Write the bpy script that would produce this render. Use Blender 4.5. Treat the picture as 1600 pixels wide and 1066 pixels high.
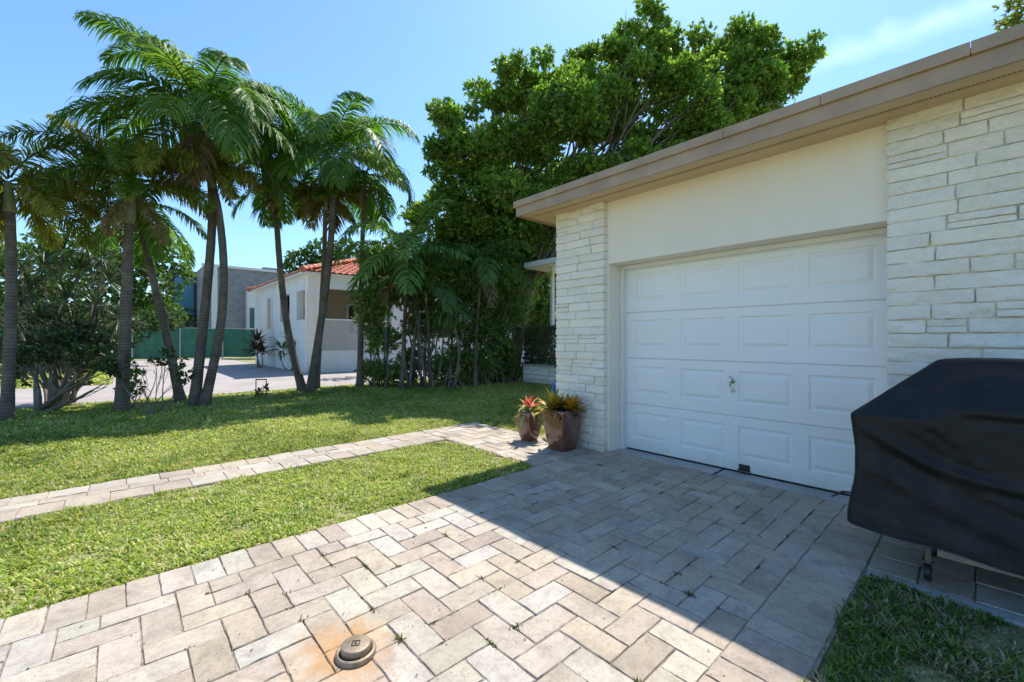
import bpy, bmesh, math, random
import numpy as np
from mathutils import Vector, Matrix
random.seed(7)
RG = np.random.default_rng(11)
R = math.radians
scene = bpy.context.scene
for o in list(bpy.data.objects): bpy.data.objects.remove(o)

# ------------------------------------------------------------------ camera, sky, sun, exposure
CAMZ = 1.29; YAW = 42.3; FPX = 670.0; HZ = 531.0
cam = bpy.data.cameras.new('camera'); camo = bpy.data.objects.new('camera', cam)
scene.collection.objects.link(camo); scene.camera = camo
camo.location = (0, 0, CAMZ); camo.rotation_euler = (R(90), 0, R(-YAW))
cam.sensor_width = 36; cam.lens = 36 * FPX / 1600; cam.shift_y = -2 / 1600.0
cam.clip_start = 0.05; cam.clip_end = 2000

SUN_T = Vector((-1.75, -0.75, -3.03)).normalized()
SUN_EL = math.asin(-SUN_T.z); SUN_AZ = math.atan2(-SUN_T.x, -SUN_T.y)
sl = bpy.data.lights.new('sun', 'SUN'); sl.energy = 2.6; sl.angle = R(0.5); sl.color = (1, .95, .87)
so = bpy.data.objects.new('sun', sl); scene.collection.objects.link(so)
so.rotation_euler = (-SUN_T).to_track_quat('Z', 'Y').to_euler(); so.location = (10, 5, 20)

def pdir(px, py):
    a = R(YAW); l = (px - 800) / FPX; u = (HZ - py) / FPX
    return Vector((math.sin(a) + l * math.cos(a), math.cos(a) - l * math.sin(a), u)).normalized()

w = bpy.data.worlds.new('World'); scene.world = w; w.use_nodes = True
nt = w.node_tree; nt.nodes.clear()
sky = nt.nodes.new('ShaderNodeTexSky'); sky.sky_type = 'NISHITA'; sky.sun_disc = False
sky.sun_elevation = SUN_EL; sky.sun_rotation = SUN_AZ
sky.air_density = 1.15; sky.dust_density = 0.5; sky.ozone_density = 1.0
bg = nt.nodes.new('ShaderNodeBackground'); bg.inputs[1].default_value = 0.15
wo = nt.nodes.new('ShaderNodeOutputWorld')
def wmath(op, a, b=None, clamp=False):
    n = nt.nodes.new('ShaderNodeMath'); n.operation = op; n.use_clamp = clamp
    for i, v in enumerate((a, b)):
        if v is None: continue
        if isinstance(v, (int, float)): n.inputs[i].default_value = v
        else: nt.links.new(v, n.inputs[i])
    return n.outputs[0]
tc = nt.nodes.new('ShaderNodeTexCoord')
c1, c2 = pdir(1240, 110), pdir(1600, -15)      # thin high streak of cirrus
cn = c1.cross(c2).normalized(); ct = (c2 - c1).normalized()
def wdot(v):
    n = nt.nodes.new('ShaderNodeVectorMath'); n.operation = 'DOT_PRODUCT'
    nt.links.new(tc.outputs['Generated'], n.inputs[0]); n.inputs[1].default_value = v
    return n.outputs['Value']
wn = nt.nodes.new('ShaderNodeTexNoise'); wn.inputs['Scale'].default_value = 22; wn.inputs['Detail'].default_value = 6
nt.links.new(tc.outputs['Generated'], wn.inputs['Vector'])
dist = wmath('ABSOLUTE', wmath('ADD', wdot(cn), wmath('MULTIPLY', wmath('SUBTRACT', wn.outputs['Fac'], .5), .03)))
band = wmath('SUBTRACT', 1.0, wmath('MULTIPLY', dist, 38), True)
mask = wmath('MULTIPLY', wmath('MULTIPLY', band, wmath('MULTIPLY', wn.outputs['Fac'], .27)), wmath('MULTIPLY', wmath('SUBTRACT', wdot(ct), float(c1.dot(ct)) - .02), 12, True))
mx = nt.nodes.new('ShaderNodeMixRGB'); mx.inputs[2].default_value = (5.5, 6.0, 6.4, 1)
hs = nt.nodes.new('ShaderNodeHueSaturation'); hs.inputs['Saturation'].default_value = 1.0; hs.inputs['Value'].default_value = 1.0
tn = nt.nodes.new('ShaderNodeMixRGB'); tn.blend_type = 'MULTIPLY'; tn.inputs[0].default_value = 1; tn.inputs[2].default_value = (.345, .465, .57, 1)
nt.links.new(sky.outputs[0], tn.inputs[1]); nt.links.new(tn.outputs[0], hs.inputs['Color'])
nt.links.new(mask, mx.inputs[0]); nt.links.new(hs.outputs[0], mx.inputs[1])
nt.links.new(mx.outputs[0], bg.inputs[0]); nt.links.new(bg.outputs[0], wo.inputs[0])

scene.view_settings.view_transform = 'Standard'; scene.view_settings.look = 'None'
scene.view_settings.exposure = 1.5; scene.view_settings.gamma = 1
scene.render.engine = 'CYCLES'
scene.cycles.max_bounces = 8; scene.cycles.transparent_max_bounces = 8

# ------------------------------------------------------------------ helpers
def ground(px, py, z=0.0):
    d = FPX * (CAMZ - z) / (py - HZ); return at(px, d)
def at(px, d, py=None):
    a = R(YAW); l = d * (px - 800) / FPX
    x = d * math.sin(a) + l * math.cos(a); y = d * math.cos(a) - l * math.sin(a)
    if py is None: return Vector((x, y, 0))
    return Vector((x, y, CAMZ + (HZ - py) * d / FPX))

def link(o, parent=None):
    scene.collection.objects.link(o)
    if parent is not None: o.parent = parent
    return o
def tag(o, label=None, cat=None, group=None, kind=None):
    if label: o['label'] = label
    if cat: o['category'] = cat
    if group: o['group'] = group
    if kind: o['kind'] = kind
    return o
def thing(name, label, cat, loc=(0, 0, 0), group=None, rz=0):
    o = bpy.data.objects.new(name, None); link(o); o.location = loc; o.rotation_euler = (0, 0, rz)
    o.empty_display_size = .2
    return tag(o, label, cat, group)

class MB:
    """collects polygons (any size) as numpy chunks -> one mesh object"""
    def __init__(s): s.V = []; s.L = []; s.T = []; s.C = []; s.n = 0
    def add(s, V, F, col=None):
        V = np.asarray(V, float).reshape(-1, 3)
        if not isinstance(F, list): F = [F]
        for f in F:
            f = np.asarray(f, np.int64)
            if f.size == 0: continue
            s.L.append((f + s.n).ravel()); s.T.append(np.full(len(f), f.shape[1]))
        s.V.append(V)
        c = np.ones((len(V), 3)) if col is None else np.broadcast_to(np.asarray(col, float), (len(V), 3))
        s.C.append(c); s.n += len(V)
        return s
    def polys(s, V, faces, col=None):
        V = np.asarray(V, float)
        for f in faces:
            s.L.append(np.asarray(f) + s.n); s.T.append(np.array([len(f)]))
        s.V.append(V); s.C.append(np.ones((len(V), 3)) if col is None else np.broadcast_to(np.asarray(col, float), (len(V), 3)))
        s.n += len(V); return s
    def box(s, x0, x1, y0, y1, z0, z1, col=None, bev=0.0):
        if bev <= 0:
            V = [(x, y, z) for x in (x0, x1) for y in (y0, y1) for z in (z0, z1)]
            return s.add(V, np.array([(0, 1, 3, 2), (4, 6, 7, 5), (0, 4, 5, 1), (2, 3, 7, 6), (0, 2, 6, 4), (1, 5, 7, 3)]), col)
        bm = bmesh.new(); bmesh.ops.create_cube(bm, size=1)
        for v in bm.verts:
            v.co.x = (x0 + x1) / 2 + v.co.x * (x1 - x0); v.co.y = (y0 + y1) / 2 + v.co.y * (y1 - y0); v.co.z = (z0 + z1) / 2 + v.co.z * (z1 - z0)
        bmesh.ops.bevel(bm, geom=bm.edges[:], offset=bev, segments=2, affect='EDGES', profile=.5)
        bm.verts.index_update()
        s.polys([v.co[:] for v in bm.verts], [[v.index for v in f.verts] for f in bm.faces], col); bm.free(); return s
    def tube(s, pts, rad, n=8, col=None, cap=True):
        P = np.array([tuple(p) for p in pts], float); m = len(P)
        rad = np.broadcast_to(np.asarray(rad, float), (m,))
        T = np.gradient(P, axis=0); T /= np.linalg.norm(T, axis=1)[:, None] + 1e-9
        ref = np.array([0, 0, 1.0]) if abs(T[0][2]) < .9 else np.array([1.0, 0, 0])
        ring = []
        for i in range(m):
            a = np.cross(ref, T[i]); a /= np.linalg.norm(a) + 1e-9; b = np.cross(T[i], a)
            ref = np.cross(a, T[i]) * -1 if False else ref
            t = np.linspace(0, 2 * math.pi, n, endpoint=False)
            ring.append(P[i] + rad[i] * (np.cos(t)[:, None] * a + np.sin(t)[:, None] * b))
        V = np.concatenate(ring); F = []
        i, j = np.meshgrid(np.arange(m - 1), np.arange(n), indexing='ij'); i = i.ravel(); j = j.ravel(); k = (j + 1) % n
        F = np.stack([i * n + j, i * n + k, (i + 1) * n + k, (i + 1) * n + j], 1)
        fs = [F]
        if cap and n > 2: fs += [np.arange(n)[::-1][None, :], ((m - 1) * n + np.arange(n))[None, :]]
        return s.add(V, fs, col)
    def lathe(s, prof, c=(0, 0, 0), n=24, axis='z', col=None):
        prof = np.array(prof, float); t = np.linspace(0, 2 * math.pi, n, endpoint=False); V = []
        for r, h in prof:
            if axis == 'z': V.append(np.stack([c[0] + r * np.cos(t), c[1] + r * np.sin(t), np.full(n, c[2] + h)], 1))
            elif axis == 'x': V.append(np.stack([np.full(n, c[0] + h), c[1] + r * np.cos(t), c[2] + r * np.sin(t)], 1))
            else: V.append(np.stack([c[0] + r * np.cos(t), np.full(n, c[1] + h), c[2] + r * np.sin(t)], 1))
        m = len(prof); i, j = np.meshgrid(np.arange(m - 1), np.arange(n), indexing='ij'); i = i.ravel(); j = j.ravel(); k = (j + 1) % n
        return s.add(np.concatenate(V), [np.stack([i * n + j, i * n + k, (i + 1) * n + k, (i + 1) * n + j], 1)], col)
    def build(s, name, mat, parent=None, smooth=False, fixn=False):
        V = np.concatenate(s.V); L = np.concatenate(s.L); T = np.concatenate(s.T)
        me = bpy.data.meshes.new(name); me.vertices.add(len(V)); me.vertices.foreach_set('co', V.astype(np.float32).ravel())
        me.loops.add(len(L)); me.loops.foreach_set('vertex_index', L.astype(np.int32))
        me.polygons.add(len(T)); st = np.concatenate([[0], np.cumsum(T)[:-1]])
        me.polygons.foreach_set('loop_start', st.astype(np.int32)); me.polygons.foreach_set('loop_total', T.astype(np.int32))
        me.polygons.foreach_set('use_smooth', np.full(len(T), bool(smooth)))
        C = np.concatenate(s.C); ca = me.color_attributes.new('Col', 'FLOAT_COLOR', 'POINT')
        ca.data.foreach_set('color', np.concatenate([C, np.ones((len(C), 1))], 1).astype(np.float32).ravel())
        me.update(calc_edges=True); me.validate()
        if fixn:
            bm = bmesh.new(); bm.from_mesh(me); bmesh.ops.recalc_face_normals(bm, faces=bm.faces); bm.to_mesh(me); bm.free()
        me.materials.append(mat)
        o = bpy.data.objects.new(name, me); link(o, parent)
        if parent is not None and parent.location.length > 0:
            o.matrix_parent_inverse = Matrix.Translation(-parent.location)
        return o

def _h(i, j, k, s):
    n = (i * 374761393 + j * 668265263 + k * 2147483647 + s * 1442695041) & 0xffffffff
    n = ((n ^ (n >> 13)) * 1274126177) & 0xffffffff
    n = (n ^ (n >> 16)) & 0xffffffff
    return n / 4294967295.0
def vnoise(P, sc=1.0, seed=0):
    P = np.asarray(P, float) * sc; I = np.floor(P).astype(np.int64); f = P - I; f = f * f * (3 - 2 * f)
    r = 0
    for a in (0, 1):
        for b in (0, 1):
            for c in (0, 1):
                wt = (f[:, 0] if a else 1 - f[:, 0]) * (f[:, 1] if b else 1 - f[:, 1]) * (f[:, 2] if c else 1 - f[:, 2])
                r = r + wt * _h(I[:, 0] + a, I[:, 1] + b, I[:, 2] + c, seed)
    return r * 2 - 1
def fbm(P, sc, oct=3, seed=0):
    r = 0; a = 1
    for o in range(oct): r = r + a * vnoise(P, sc * 2 ** o, seed + o * 17); a *= .5
    return r

# ------------------------------------------------------------------ materials
class NT:
    def __init__(s, name):
        s.m = bpy.data.materials.new(name); s.m.use_nodes = True; s.t = s.m.node_tree; s.t.nodes.clear()
        s.out = s.n('ShaderNodeOutputMaterial'); s.tc = s.n('ShaderNodeTexCoord')
    def n(s, ty, **kw):
        x = s.t.nodes.new(ty)
        for k, v in kw.items(): setattr(x, k, v)
        return x
    def set(s, node, i, v):
        if v is None: return
        if hasattr(v, 'is_linked') or isinstance(v, bpy.types.NodeSocket): s.t.links.new(v, node.inputs[i])
        else:
            if isinstance(v, tuple) and len(v) == 3 and node.inputs[i].type == 'RGBA': v = v + (1,)
            node.inputs[i].default_value = v
    def noise(s, sc, det=4, rough=.55, dist=0, vec=None):
        x = s.n('ShaderNodeTexNoise'); s.t.links.new(vec or s.tc.outputs['Object'], x.inputs['Vector'])
        x.inputs['Scale'].default_value = sc; x.inputs['Detail'].default_value = det; x.inputs['Roughness'].default_value = rough; x.inputs['Distortion'].default_value = dist
        return x.outputs['Fac']
    def voro(s, sc, feat='F1', vec=None):
        x = s.n('ShaderNodeTexVoronoi', feature=feat); s.t.links.new(vec or s.tc.outputs['Object'], x.inputs['Vector']); x.inputs['Scale'].default_value = sc
        return x.outputs['Distance']
    def ramp(s, v, stops):
        x = s.n('ShaderNodeValToRGB'); s.t.links.new(v, x.inputs[0]); e = x.color_ramp.elements
        while len(e) < len(stops): e.new(.5)
        for i, (p, c) in enumerate(stops):
            e[i].position = p; e[i].color = (c, c, c, 1) if isinstance(c, (int, float)) else tuple(c) + (1,)
        return x.outputs[0]
    def mix(s, f, a, b, mode='MIX'):
        x = s.n('ShaderNodeMixRGB', blend_type=mode); s.set(x, 0, f); s.set(x, 1, a); s.set(x, 2, b); return x.outputs[0]
    def math(s, op, a, b=None, clamp=False):
        x = s.n('ShaderNodeMath', operation=op, use_clamp=clamp); s.set(x, 0, a); s.set(x, 1, b); return x.outputs[0]
    def attr(s): x = s.n('ShaderNodeAttribute', attribute_name='Col'); return x.outputs['Color']
    def stretch(s, sc):
        x = s.n('ShaderNodeMapping'); s.t.links.new(s.tc.outputs['Object'], x.inputs[0]); x.inputs['Scale'].default_value = sc; return x.outputs[0]
    def bump(s, h, st=.5, dist=.01, prev=None):
        x = s.n('ShaderNodeBump'); x.inputs['Strength'].default_value = st; x.inputs['Distance'].default_value = dist
        s.t.links.new(h, x.inputs['Height'])
        if prev: s.t.links.new(prev, x.inputs['Normal'])
        return x.outputs[0]
    def pbr(s, col, rough=.7, bump=None, metal=0, spec=.5, coat=0):
        p = s.n('ShaderNodeBsdfPrincipled'); s.set(p, 'Base Color', col); s.set(p, 'Roughness', rough); s.set(p, 'Metallic', metal)
        s.set(p, 'Specular IOR Level', spec); s.set(p, 'Coat Weight', coat)
        if bump: s.t.links.new(bump, p.inputs['Normal'])
        s.t.links.new(p.outputs[0], s.out.inputs[0]); return s.m
def simple(name, col, rough=.6, metal=0, var=.12, sc=12, bst=.2, bd=.004, bsc=60, spec=.5, coat=0):
    t = NT(name); n = t.noise(sc, 5)
    c = t.mix(t.ramp(n, [(.3, 0), (.7, 1)]), tuple(x * (1 - var) for x in col), tuple(min(1, x * (1 + var)) for x in col))
    return t.pbr(c, rough, t.bump(t.noise(bsc, 4), bst, bd), metal, spec, coat)
def leafmat(name, col, tr=.35, rough=.42, trc=None, spec=.5):
    t = NT(name); c = t.mix(1, t.attr(), col, 'MULTIPLY')
    p = t.n('ShaderNodeBsdfPrincipled'); t.set(p, 'Base Color', c); t.set(p, 'Roughness', rough); t.set(p, 'Specular IOR Level', spec)
    l = t.n('ShaderNodeBsdfTranslucent'); t.set(l, 'Color', t.mix(1, t.attr(), trc or tuple(min(1, x * k) for x, k in zip(col, (1.6, 1.8, 1.1))), 'MULTIPLY'))
    m = t.n('ShaderNodeMixShader'); m.inputs[0].default_value = tr
    t.t.links.new(p.outputs[0], m.inputs[1]); t.t.links.new(l.outputs[0], m.inputs[2]); t.t.links.new(m.outputs[0], t.out.inputs[0])
    return t.m

M = {}
def paver_mat(name):
    t = NT(name); base = t.attr()
    big = t.ramp(t.noise(5, 5, .6, .6), [(.25, (.70, .68, .66)), (.5, (1, .985, .96)), (.8, (1.12, 1.10, 1.06))])
    c = t.mix(1, base, big, 'MULTIPLY')
    vein = t.ramp(t.noise(26, 8, .7, 1.2), [(.33, (.72, .68, .63)), (.56, (1, 1, 1))])
    c = t.mix(.8, c, t.mix(1, c, vein, 'MULTIPLY'))
    fine = t.ramp(t.noise(180, 3, .6), [(.3, .86), (.6, 1.04)])
    c = t.mix(1, c, fine, 'MULTIPLY')
    pm = t.math('MULTIPLY', t.ramp(t.voro(58), [(.10, 1), (.2, 0)]), t.ramp(t.noise(7, 3), [(.52, 0), (.66, 1)]))
    c = t.mix(t.math('MULTIPLY', pm, .75), c, (.13, .10, .075))
    big2 = t.ramp(t.noise(1.1, 4, .6), [(.35, .84), (.65, 1.04)])
    c = t.mix(1, c, big2, 'MULTIPLY')
    wear = t.ramp(t.noise(2.6, 8, .75, 1.5), [(.56, 0), (.76, .3)])
    c = t.mix(wear, c, t.mix(1, c, (.62, .60, .58), 'MULTIPLY'))
    # rust stain round the drain cap
    g = t.n('ShaderNodeNewGeometry'); mp = t.n('ShaderNodeMapping'); t.t.links.new(g.outputs['Position'], mp.inputs[0])
    mp.inputs['Location'].default_value = (-.68, -1.79, 0)
    mp2 = t.n('ShaderNodeVectorMath', operation='LENGTH'); sc = t.n('ShaderNodeVectorMath', operation='MULTIPLY'); t.t.links.new(mp.outputs[0], sc.inputs[0]); sc.inputs[1].default_value = (1.0, .8, 0)
    t.t.links.new(sc.outputs[0], mp2.inputs[0])
    dd = t.math('ADD', mp2.outputs['Value'], t.math('MULTIPLY', t.math('SUBTRACT', t.noise(11, 8, .8, .8), .5), .5))
    st = t.ramp(dd, [(.06, 1), (.24, 0)])
    c = t.mix(t.math('MULTIPLY', st, .72), c, (.42, .21, .06))
    b = t.bump(t.noise(90, 6, .7), .35, .004)
    inv = t.math('SUBTRACT', 1.0, pm)
    b = t.bump(inv, .7, .004, b)
    b = t.bump(t.noise(14, 4), .25, .01, b)
    return t.pbr(c, .78, b, 0, .35)
M['paver'] = paver_mat('travertine_paver')
t = NT('joint_sand'); M['sand'] = t.pbr(t.ramp(t.noise(40, 5), [(.3, (.17, .135, .10)), (.7, (.40, .33, .25))]), .95, t.bump(t.noise(150), .6, .01))
def concrete(name, c0, c1, sc=2.5):
    t = NT(name); c = t.ramp(t.noise(sc, 8, .65, .4), [(.3, c0), (.7, c1)])
    c = t.mix(1, c, t.ramp(t.noise(60, 4), [(.3, .85), (.7, 1.08)]), 'MULTIPLY')
    c = t.mix(t.ramp(t.noise(.7, 6, .7, 1), [(.55, 0), (.72, .4)]), c, tuple(x * .62 for x in c0))
    return t.pbr(c, .85, t.bump(t.noise(90, 5), .3, .006), 0, .3)
M['concrete'] = concrete('concrete_apron', (.36, .37, .36), (.5, .5, .48))
M['concrete_pink'] = concrete('pinkish_concrete', (.31, .27, .25), (.42, .37, .35), .9)
def painted_stone():
    t = NT('painted_split_stone'); c = t.ramp(t.noise(3, 6, .6), [(.3, (.88, .81, .70)), (.7, (.94, .88, .79))])
    spots = t.ramp(t.voro(38), [(.05, 1), (.09, 0)]); sel = t.ramp(t.noise(9, 2), [(.56, 0), (.66, 1)])
    c = t.mix(t.math('MULTIPLY', t.math('MULTIPLY', spots, sel), .7), c, (.16, .12, .08))
    c = t.mix(t.ramp(t.noise(2.2, 7, .7), [(.58, 0), (.8, .35)]), c, (.50, .44, .34))
    sx = t.n('ShaderNodeSeparateXYZ'); t.t.links.new(t.tc.outputs['Object'], sx.inputs[0])
    low = t.ramp(t.math('ADD', sx.outputs['Z'], t.math('MULTIPLY', t.math('SUBTRACT', t.noise(6, 6, .7), .5), .5)), [(0.0, .5), (.22, 0)])
    c = t.mix(low, c, (.38, .33, .26))
    c = t.mix(1, c, t.attr(), 'MULTIPLY')
    b = t.bump(t.noise(70, 7, .7), .8, .008); b = t.bump(t.noise(20, 5, .65, 1.2), .7, .018, b)
    return t.pbr(c, .6, b, 0, .4)
M['stone'] = painted_stone()
def stucco(name, c0, c1, mold=True):
    t = NT(name); c = t.ramp(t.noise(1.6, 7, .6), [(.3, c0), (.7, c1)])
    if mold:
        sx = t.n('ShaderNodeSeparateXYZ'); t.t.links.new(t.tc.outputs['Object'], sx.inputs[0])
        hi = t.ramp(t.math('ADD', sx.outputs['Z'], t.math('MULTIPLY', t.noise(3, 4), .5)), [(0, 0), (1, 0)])
        sp = t.ramp(t.noise(50, 6, .75), [(.60, 0), (.70, .45)])
        sel = t.ramp(t.noise(1.3, 4), [(.42, 0), (.62, 1)])
        c = t.mix(t.math('MULTIPLY', sp, sel), c, (.38, .32, .22))
    b = t.bump(t.noise(120, 5, .65), .5, .005); b = t.bump(t.noise(30, 3), .25, .008, b)
    return t.pbr(c, .75, b, 0, .3)
M['stucco'] = stucco('cream_stucco', (.86, .77, .655), (.90, .82, .71))
M['white_stucco'] = stucco('white_stucco', (.70, .70, .68), (.80, .80, .78))
M['beige_stucco'] = stucco('beige_wall', (.55, .46, .34), (.62, .53, .40), False)
M['fascia'] = simple('tan_fascia', (.39, .275, .185), .5, 0, .18, 3, .25, .003, 30)
M['soffit'] = simple('tan_soffit', (.60, .44, .28), .6, 0, .06, 3, .2, .003, 30)
M['shingle'] = simple('roof_felt', (.25, .22, .2), .9)
t = NT('white_door'); gr = t.noise(30, 5, .6, .4, t.stretch((1, .12, 1.6)))
dc = t.ramp(t.noise(1.2, 4), [(.3, (.85, .83, .81)), (.7, (.89, .87, .86))])
sx = t.n('ShaderNodeSeparateXYZ'); t.t.links.new(t.tc.outputs['Object'], sx.inputs[0])
dl = t.ramp(t.math('ADD', sx.outputs['Z'], t.math('MULTIPLY', t.math('SUBTRACT', t.noise(5, 7, .75), .5), .5)), [(0.0, .45), (.2, 0)])
dc = t.mix(dl, dc, (.55, .50, .42)); dc = t.mix(t.ramp(t.noise(9, 6, .8, 0, t.stretch((1, 1.5, .25))), [(.6, 0), (.78, .22)]), dc, (.58, .55, .50))
M['door'] = t.pbr(dc, .38, t.bump(gr, .18, .004), 0, .45)
M['white'] = simple('white_paint', (.76, .75, .72), .45, 0, .05, 6, .15)
M['dark'] = simple('dark_gap', (.02, .02, .02), .8)
M['chrome'] = simple('brushed_chrome', (.6, .58, .52), .25, 1, .08)
M['darkmetal'] = simple('dark_metal', (.06, .055, .05), .45, .7, .2)
M['rustmetal'] = simple('rusty_brown_metal', (.09, .05, .03), .6, .4, .3)

# ------------------------------------------------------------------ ground, lawn soil
t = NT('soil'); c = t.ramp(t.noise(1.1, 6, .6), [(.3, (.20, .18, .07)), (.7, (.34, .29, .16))])
c = t.mix(t.ramp(t.noise(40, 6, .7), [(.4, 0), (.65, .7)]), c, (.20, .26, .06))
M['soil'] = t.pbr(c, .95, t.bump(t.noise(60, 5), .8, .02))
mb = MB(); xs = [-400, -60, -20, -6, 0, 6, 12, 24, 60, 400]
V = [(x, y, -.018) for x in xs for y in xs]; n = len(xs)
mb.add(V, np.array([(i * n + j, (i + 1) * n + j, (i + 1) * n + j + 1, i * n + j + 1) for i in range(n - 1) for j in range(n - 1)]))
tag(mb.build('ground', M['soil']), kind='structure')

# ------------------------------------------------------------------ pavers
TONES = np.array([1, .985, .93]) * np.array([(.50, .43, .37), (.52, .465, .41), (.48, .41, .35), (.53, .49, .44), (.45, .38, .325), (.51, .455, .40), (.54, .49, .43), (.49, .425, .365), (.51, .44, .38), (.53, .50, .46), (.50, .44, .38)])
def paver(mb, x0, x1, y0, y1, rng, gap=.0014):
    j = lambda s: rng.uniform(-s, s)
    x0 += gap + j(.0015); x1 -= gap + j(.0015); y0 += gap + j(.0015); y1 -= gap + j(.0015)
    nx = max(3, int((x1 - x0) / .022)); ny = max(3, int((y1 - y0) / .022))
    e = .0045
    def axis(a, b, n):
        return np.concatenate([[a, a + e * .35, a + e], np.linspace(a + e, b - e, n)[1:-1], [b - e, b - e * .35, b]])
    X = axis(x0, x1, nx); Y = axis(y0, y1, ny); gx, gy = np.meshgrid(X, Y, indexing='ij')
    def dep(A, a, b):
        dd = np.minimum(A - a, b - A); return np.where(dd < e * .2, .008, np.where(dd < e * .7, .0028, 0))
    gz = -np.maximum(dep(gx, x0, x1), dep(gy, y0, y1))
    P = np.stack([gx, gy, gz * 0], -1).reshape(-1, 3)
    k = rng.uniform(0, 50)
    # chipped, wavy edges
    wob = .0028 * fbm(P + k, 22, 2, 3); wob2 = .0028 * fbm(P + k + 9, 22, 2, 8)
    z = gz.ravel() + j(.0022) + (P[:, 0] - (x0 + x1) / 2) * j(.02) + (P[:, 1] - (y0 + y1) / 2) * j(.02) + .0012 * fbm(P, 16, 2, 5)
    edge = (gz.ravel() < 0)
    z = z - np.where(edge & (gz.ravel() > -.011), np.clip(fbm(P + k, 30, 2, 4) + .1, 0, 1) * .005, 0)
    P2 = P + np.stack([np.where(edge, wob, 0), np.where(edge, wob2, 0), z], 1)
    a, b = gx.shape; i, jj = np.meshgrid(np.arange(a - 1), np.arange(b - 1), indexing='ij'); i = i.ravel(); jj = jj.ravel()
    F = np.stack([i * b + jj, (i + 1) * b + jj, (i + 1) * b + jj + 1, i * b + jj + 1], 1)
    c = TONES[rng.integers(len(TONES))] * .93 * rng.uniform(.9, 1.06) * np.array([1, 1 + rng.uniform(-.015, .015), 1 + rng.uniform(-.05, .05)])
    mb.add(P2, [F], c)
A_ = .1375
rngp = np.random.default_rng(5)
def clipped(mb, x0, x1, y0, y1, cx0, cx1, cy0, cy1, mn=.03):
    x0, x1, y0, y1 = max(x0, cx0), min(x1, cx1), max(y0, cy0), min(y1, cy1)
    if x1 - x0 > mn and y1 - y0 > mn: paver(mb, x0, x1, y0, y1, rngp)
def herring(mb, X0, X1, Y0, Y1, ox=0, oy=0):
    ni = int((X1 - X0) / A_) + 8; nj = int((Y1 - Y0) / A_) + 8
    # 90 degree herringbone on a unit grid: horizontal bricks at (i,j) with (i-j)%4==0 ; vertical with (i-j)%4==3
    for i in range(-4, ni):
        for j in range(-4, nj):
            x = X0 + ox + i * A_; y = Y0 + oy + j * A_
            k = (i - j) % 4
            if k == 0: clipped(mb, x, x + 2 * A_, y, y + A_, X0, X1, Y0, Y1)
            elif k == 3: clipped(mb, x, x + A_, y - A_, y + A_, X0, X1, Y0, Y1) if False else clipped(mb, x, x + A_, y, y + 2 * A_, X0, X1, Y0, Y1)
DX0, DX1, DY0, DY1 = -2.6, 4.22, .45, 3.06
mb = MB()
herring(mb, DX0, DX1, DY0 + 2 * A_, DY1 - 2 * A_, .05, 0)
for k in range(int((DX1 - DX0) / A_) + 1):
    x = DX0 + k * A_
    for (a, b) in ((DY1 - 2 * A_, DY1), (DY0, DY0 + 2 * A_)):
        clipped(mb, x, x + A_, a, b, DX0, DX1, a, b)
# area in front of the pier and along the house
herring(mb, 3.12, 4.1, 3.06, 5.36, .02, .03)
dr = tag(mb.build('driveway', M['paver'], smooth=False), kind='structure')
mb = MB()
PY0, PY1 = 4.70, 5.35
k = 0
for r_, (a, b, wd) in enumerate(((PY1 - .235, PY1, .145 * 1.6), (PY1 - .235 - .135, PY1 - .235, .29), (PY0 + .0, PY1 - .37, .145 * 1.75))):
    x = -4.0 + r_ * .07
    while x < 3.12:
        ww = wd * rngp.uniform(.9, 1.1); clipped(mb, x, x + ww, a, b, -4, 3.12, a, b); x += ww
tag(mb.build('garden_path', M['paver']), kind='structure')
mb = MB()
for k in range(12): clipped(mb, 3.12, 3.12 + .24, DY0 - (k + 1) * .21, DY0 - k * .21 - .004, 3.0, 4.1, -3, DY0); 
for k in range(12): clipped(mb, 3.36, 3.36 + .28, DY0 - (k + 1) * .21, DY0 - k * .21 - .003, 3.0, 4.1, -3, DY0); clipped(mb, 3.64, 4.10, DY0 - (k + 1) * .21, DY0 - k * .21 - .003, 3.0, 4.1, -3, DY0)
tag(mb.build('side_pavement', M['paver']), kind='structure')
mb = MB()
for (x0, x1, y0, y1) in ((DX0, 4.3, .44, 3.07), (-4, 3.12, 4.69, 5.36), (3.115, 4.12, 3.07, 5.37), (3.09, 4.12, -2.2, .44)):
    mb.box(x0, x1, y0, y1, -.06, -.0065)
tag(mb.build('joint_sand_bed', M['sand']), kind='structure')
mb = MB()
mb.box(4.225, 4.62, .3, 1.735, -.05, -.002, bev=.004); mb.box(4.225, 4.62, 1.75, 2.98, -.05, -.002, bev=.004)
mb.box(3.03, 3.115, -2.2, .44, -.06, -.004, bev=.008)
tag(mb.build('concrete_apron', M['concrete']), kind='structure')
mb = MB(); mb.box(4.19, 4.45, 1.736, 1.749, -.03, .003)
tag(mb.build('expansion_joint', M['dark']), kind='structure')
# neighbour's concrete
mb = MB()
mb.box(-14, 24, 12.25, 17.0, -.06, -.004); mb.box(-.2, 5.2, 17.0, 36, -.06, -.0045); mb.box(5.2, 24, 17.0, 17.9, -.06, -.0055)
tag(mb.build('neighbour_driveway', M['concrete_pink']), kind='structure')

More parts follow.
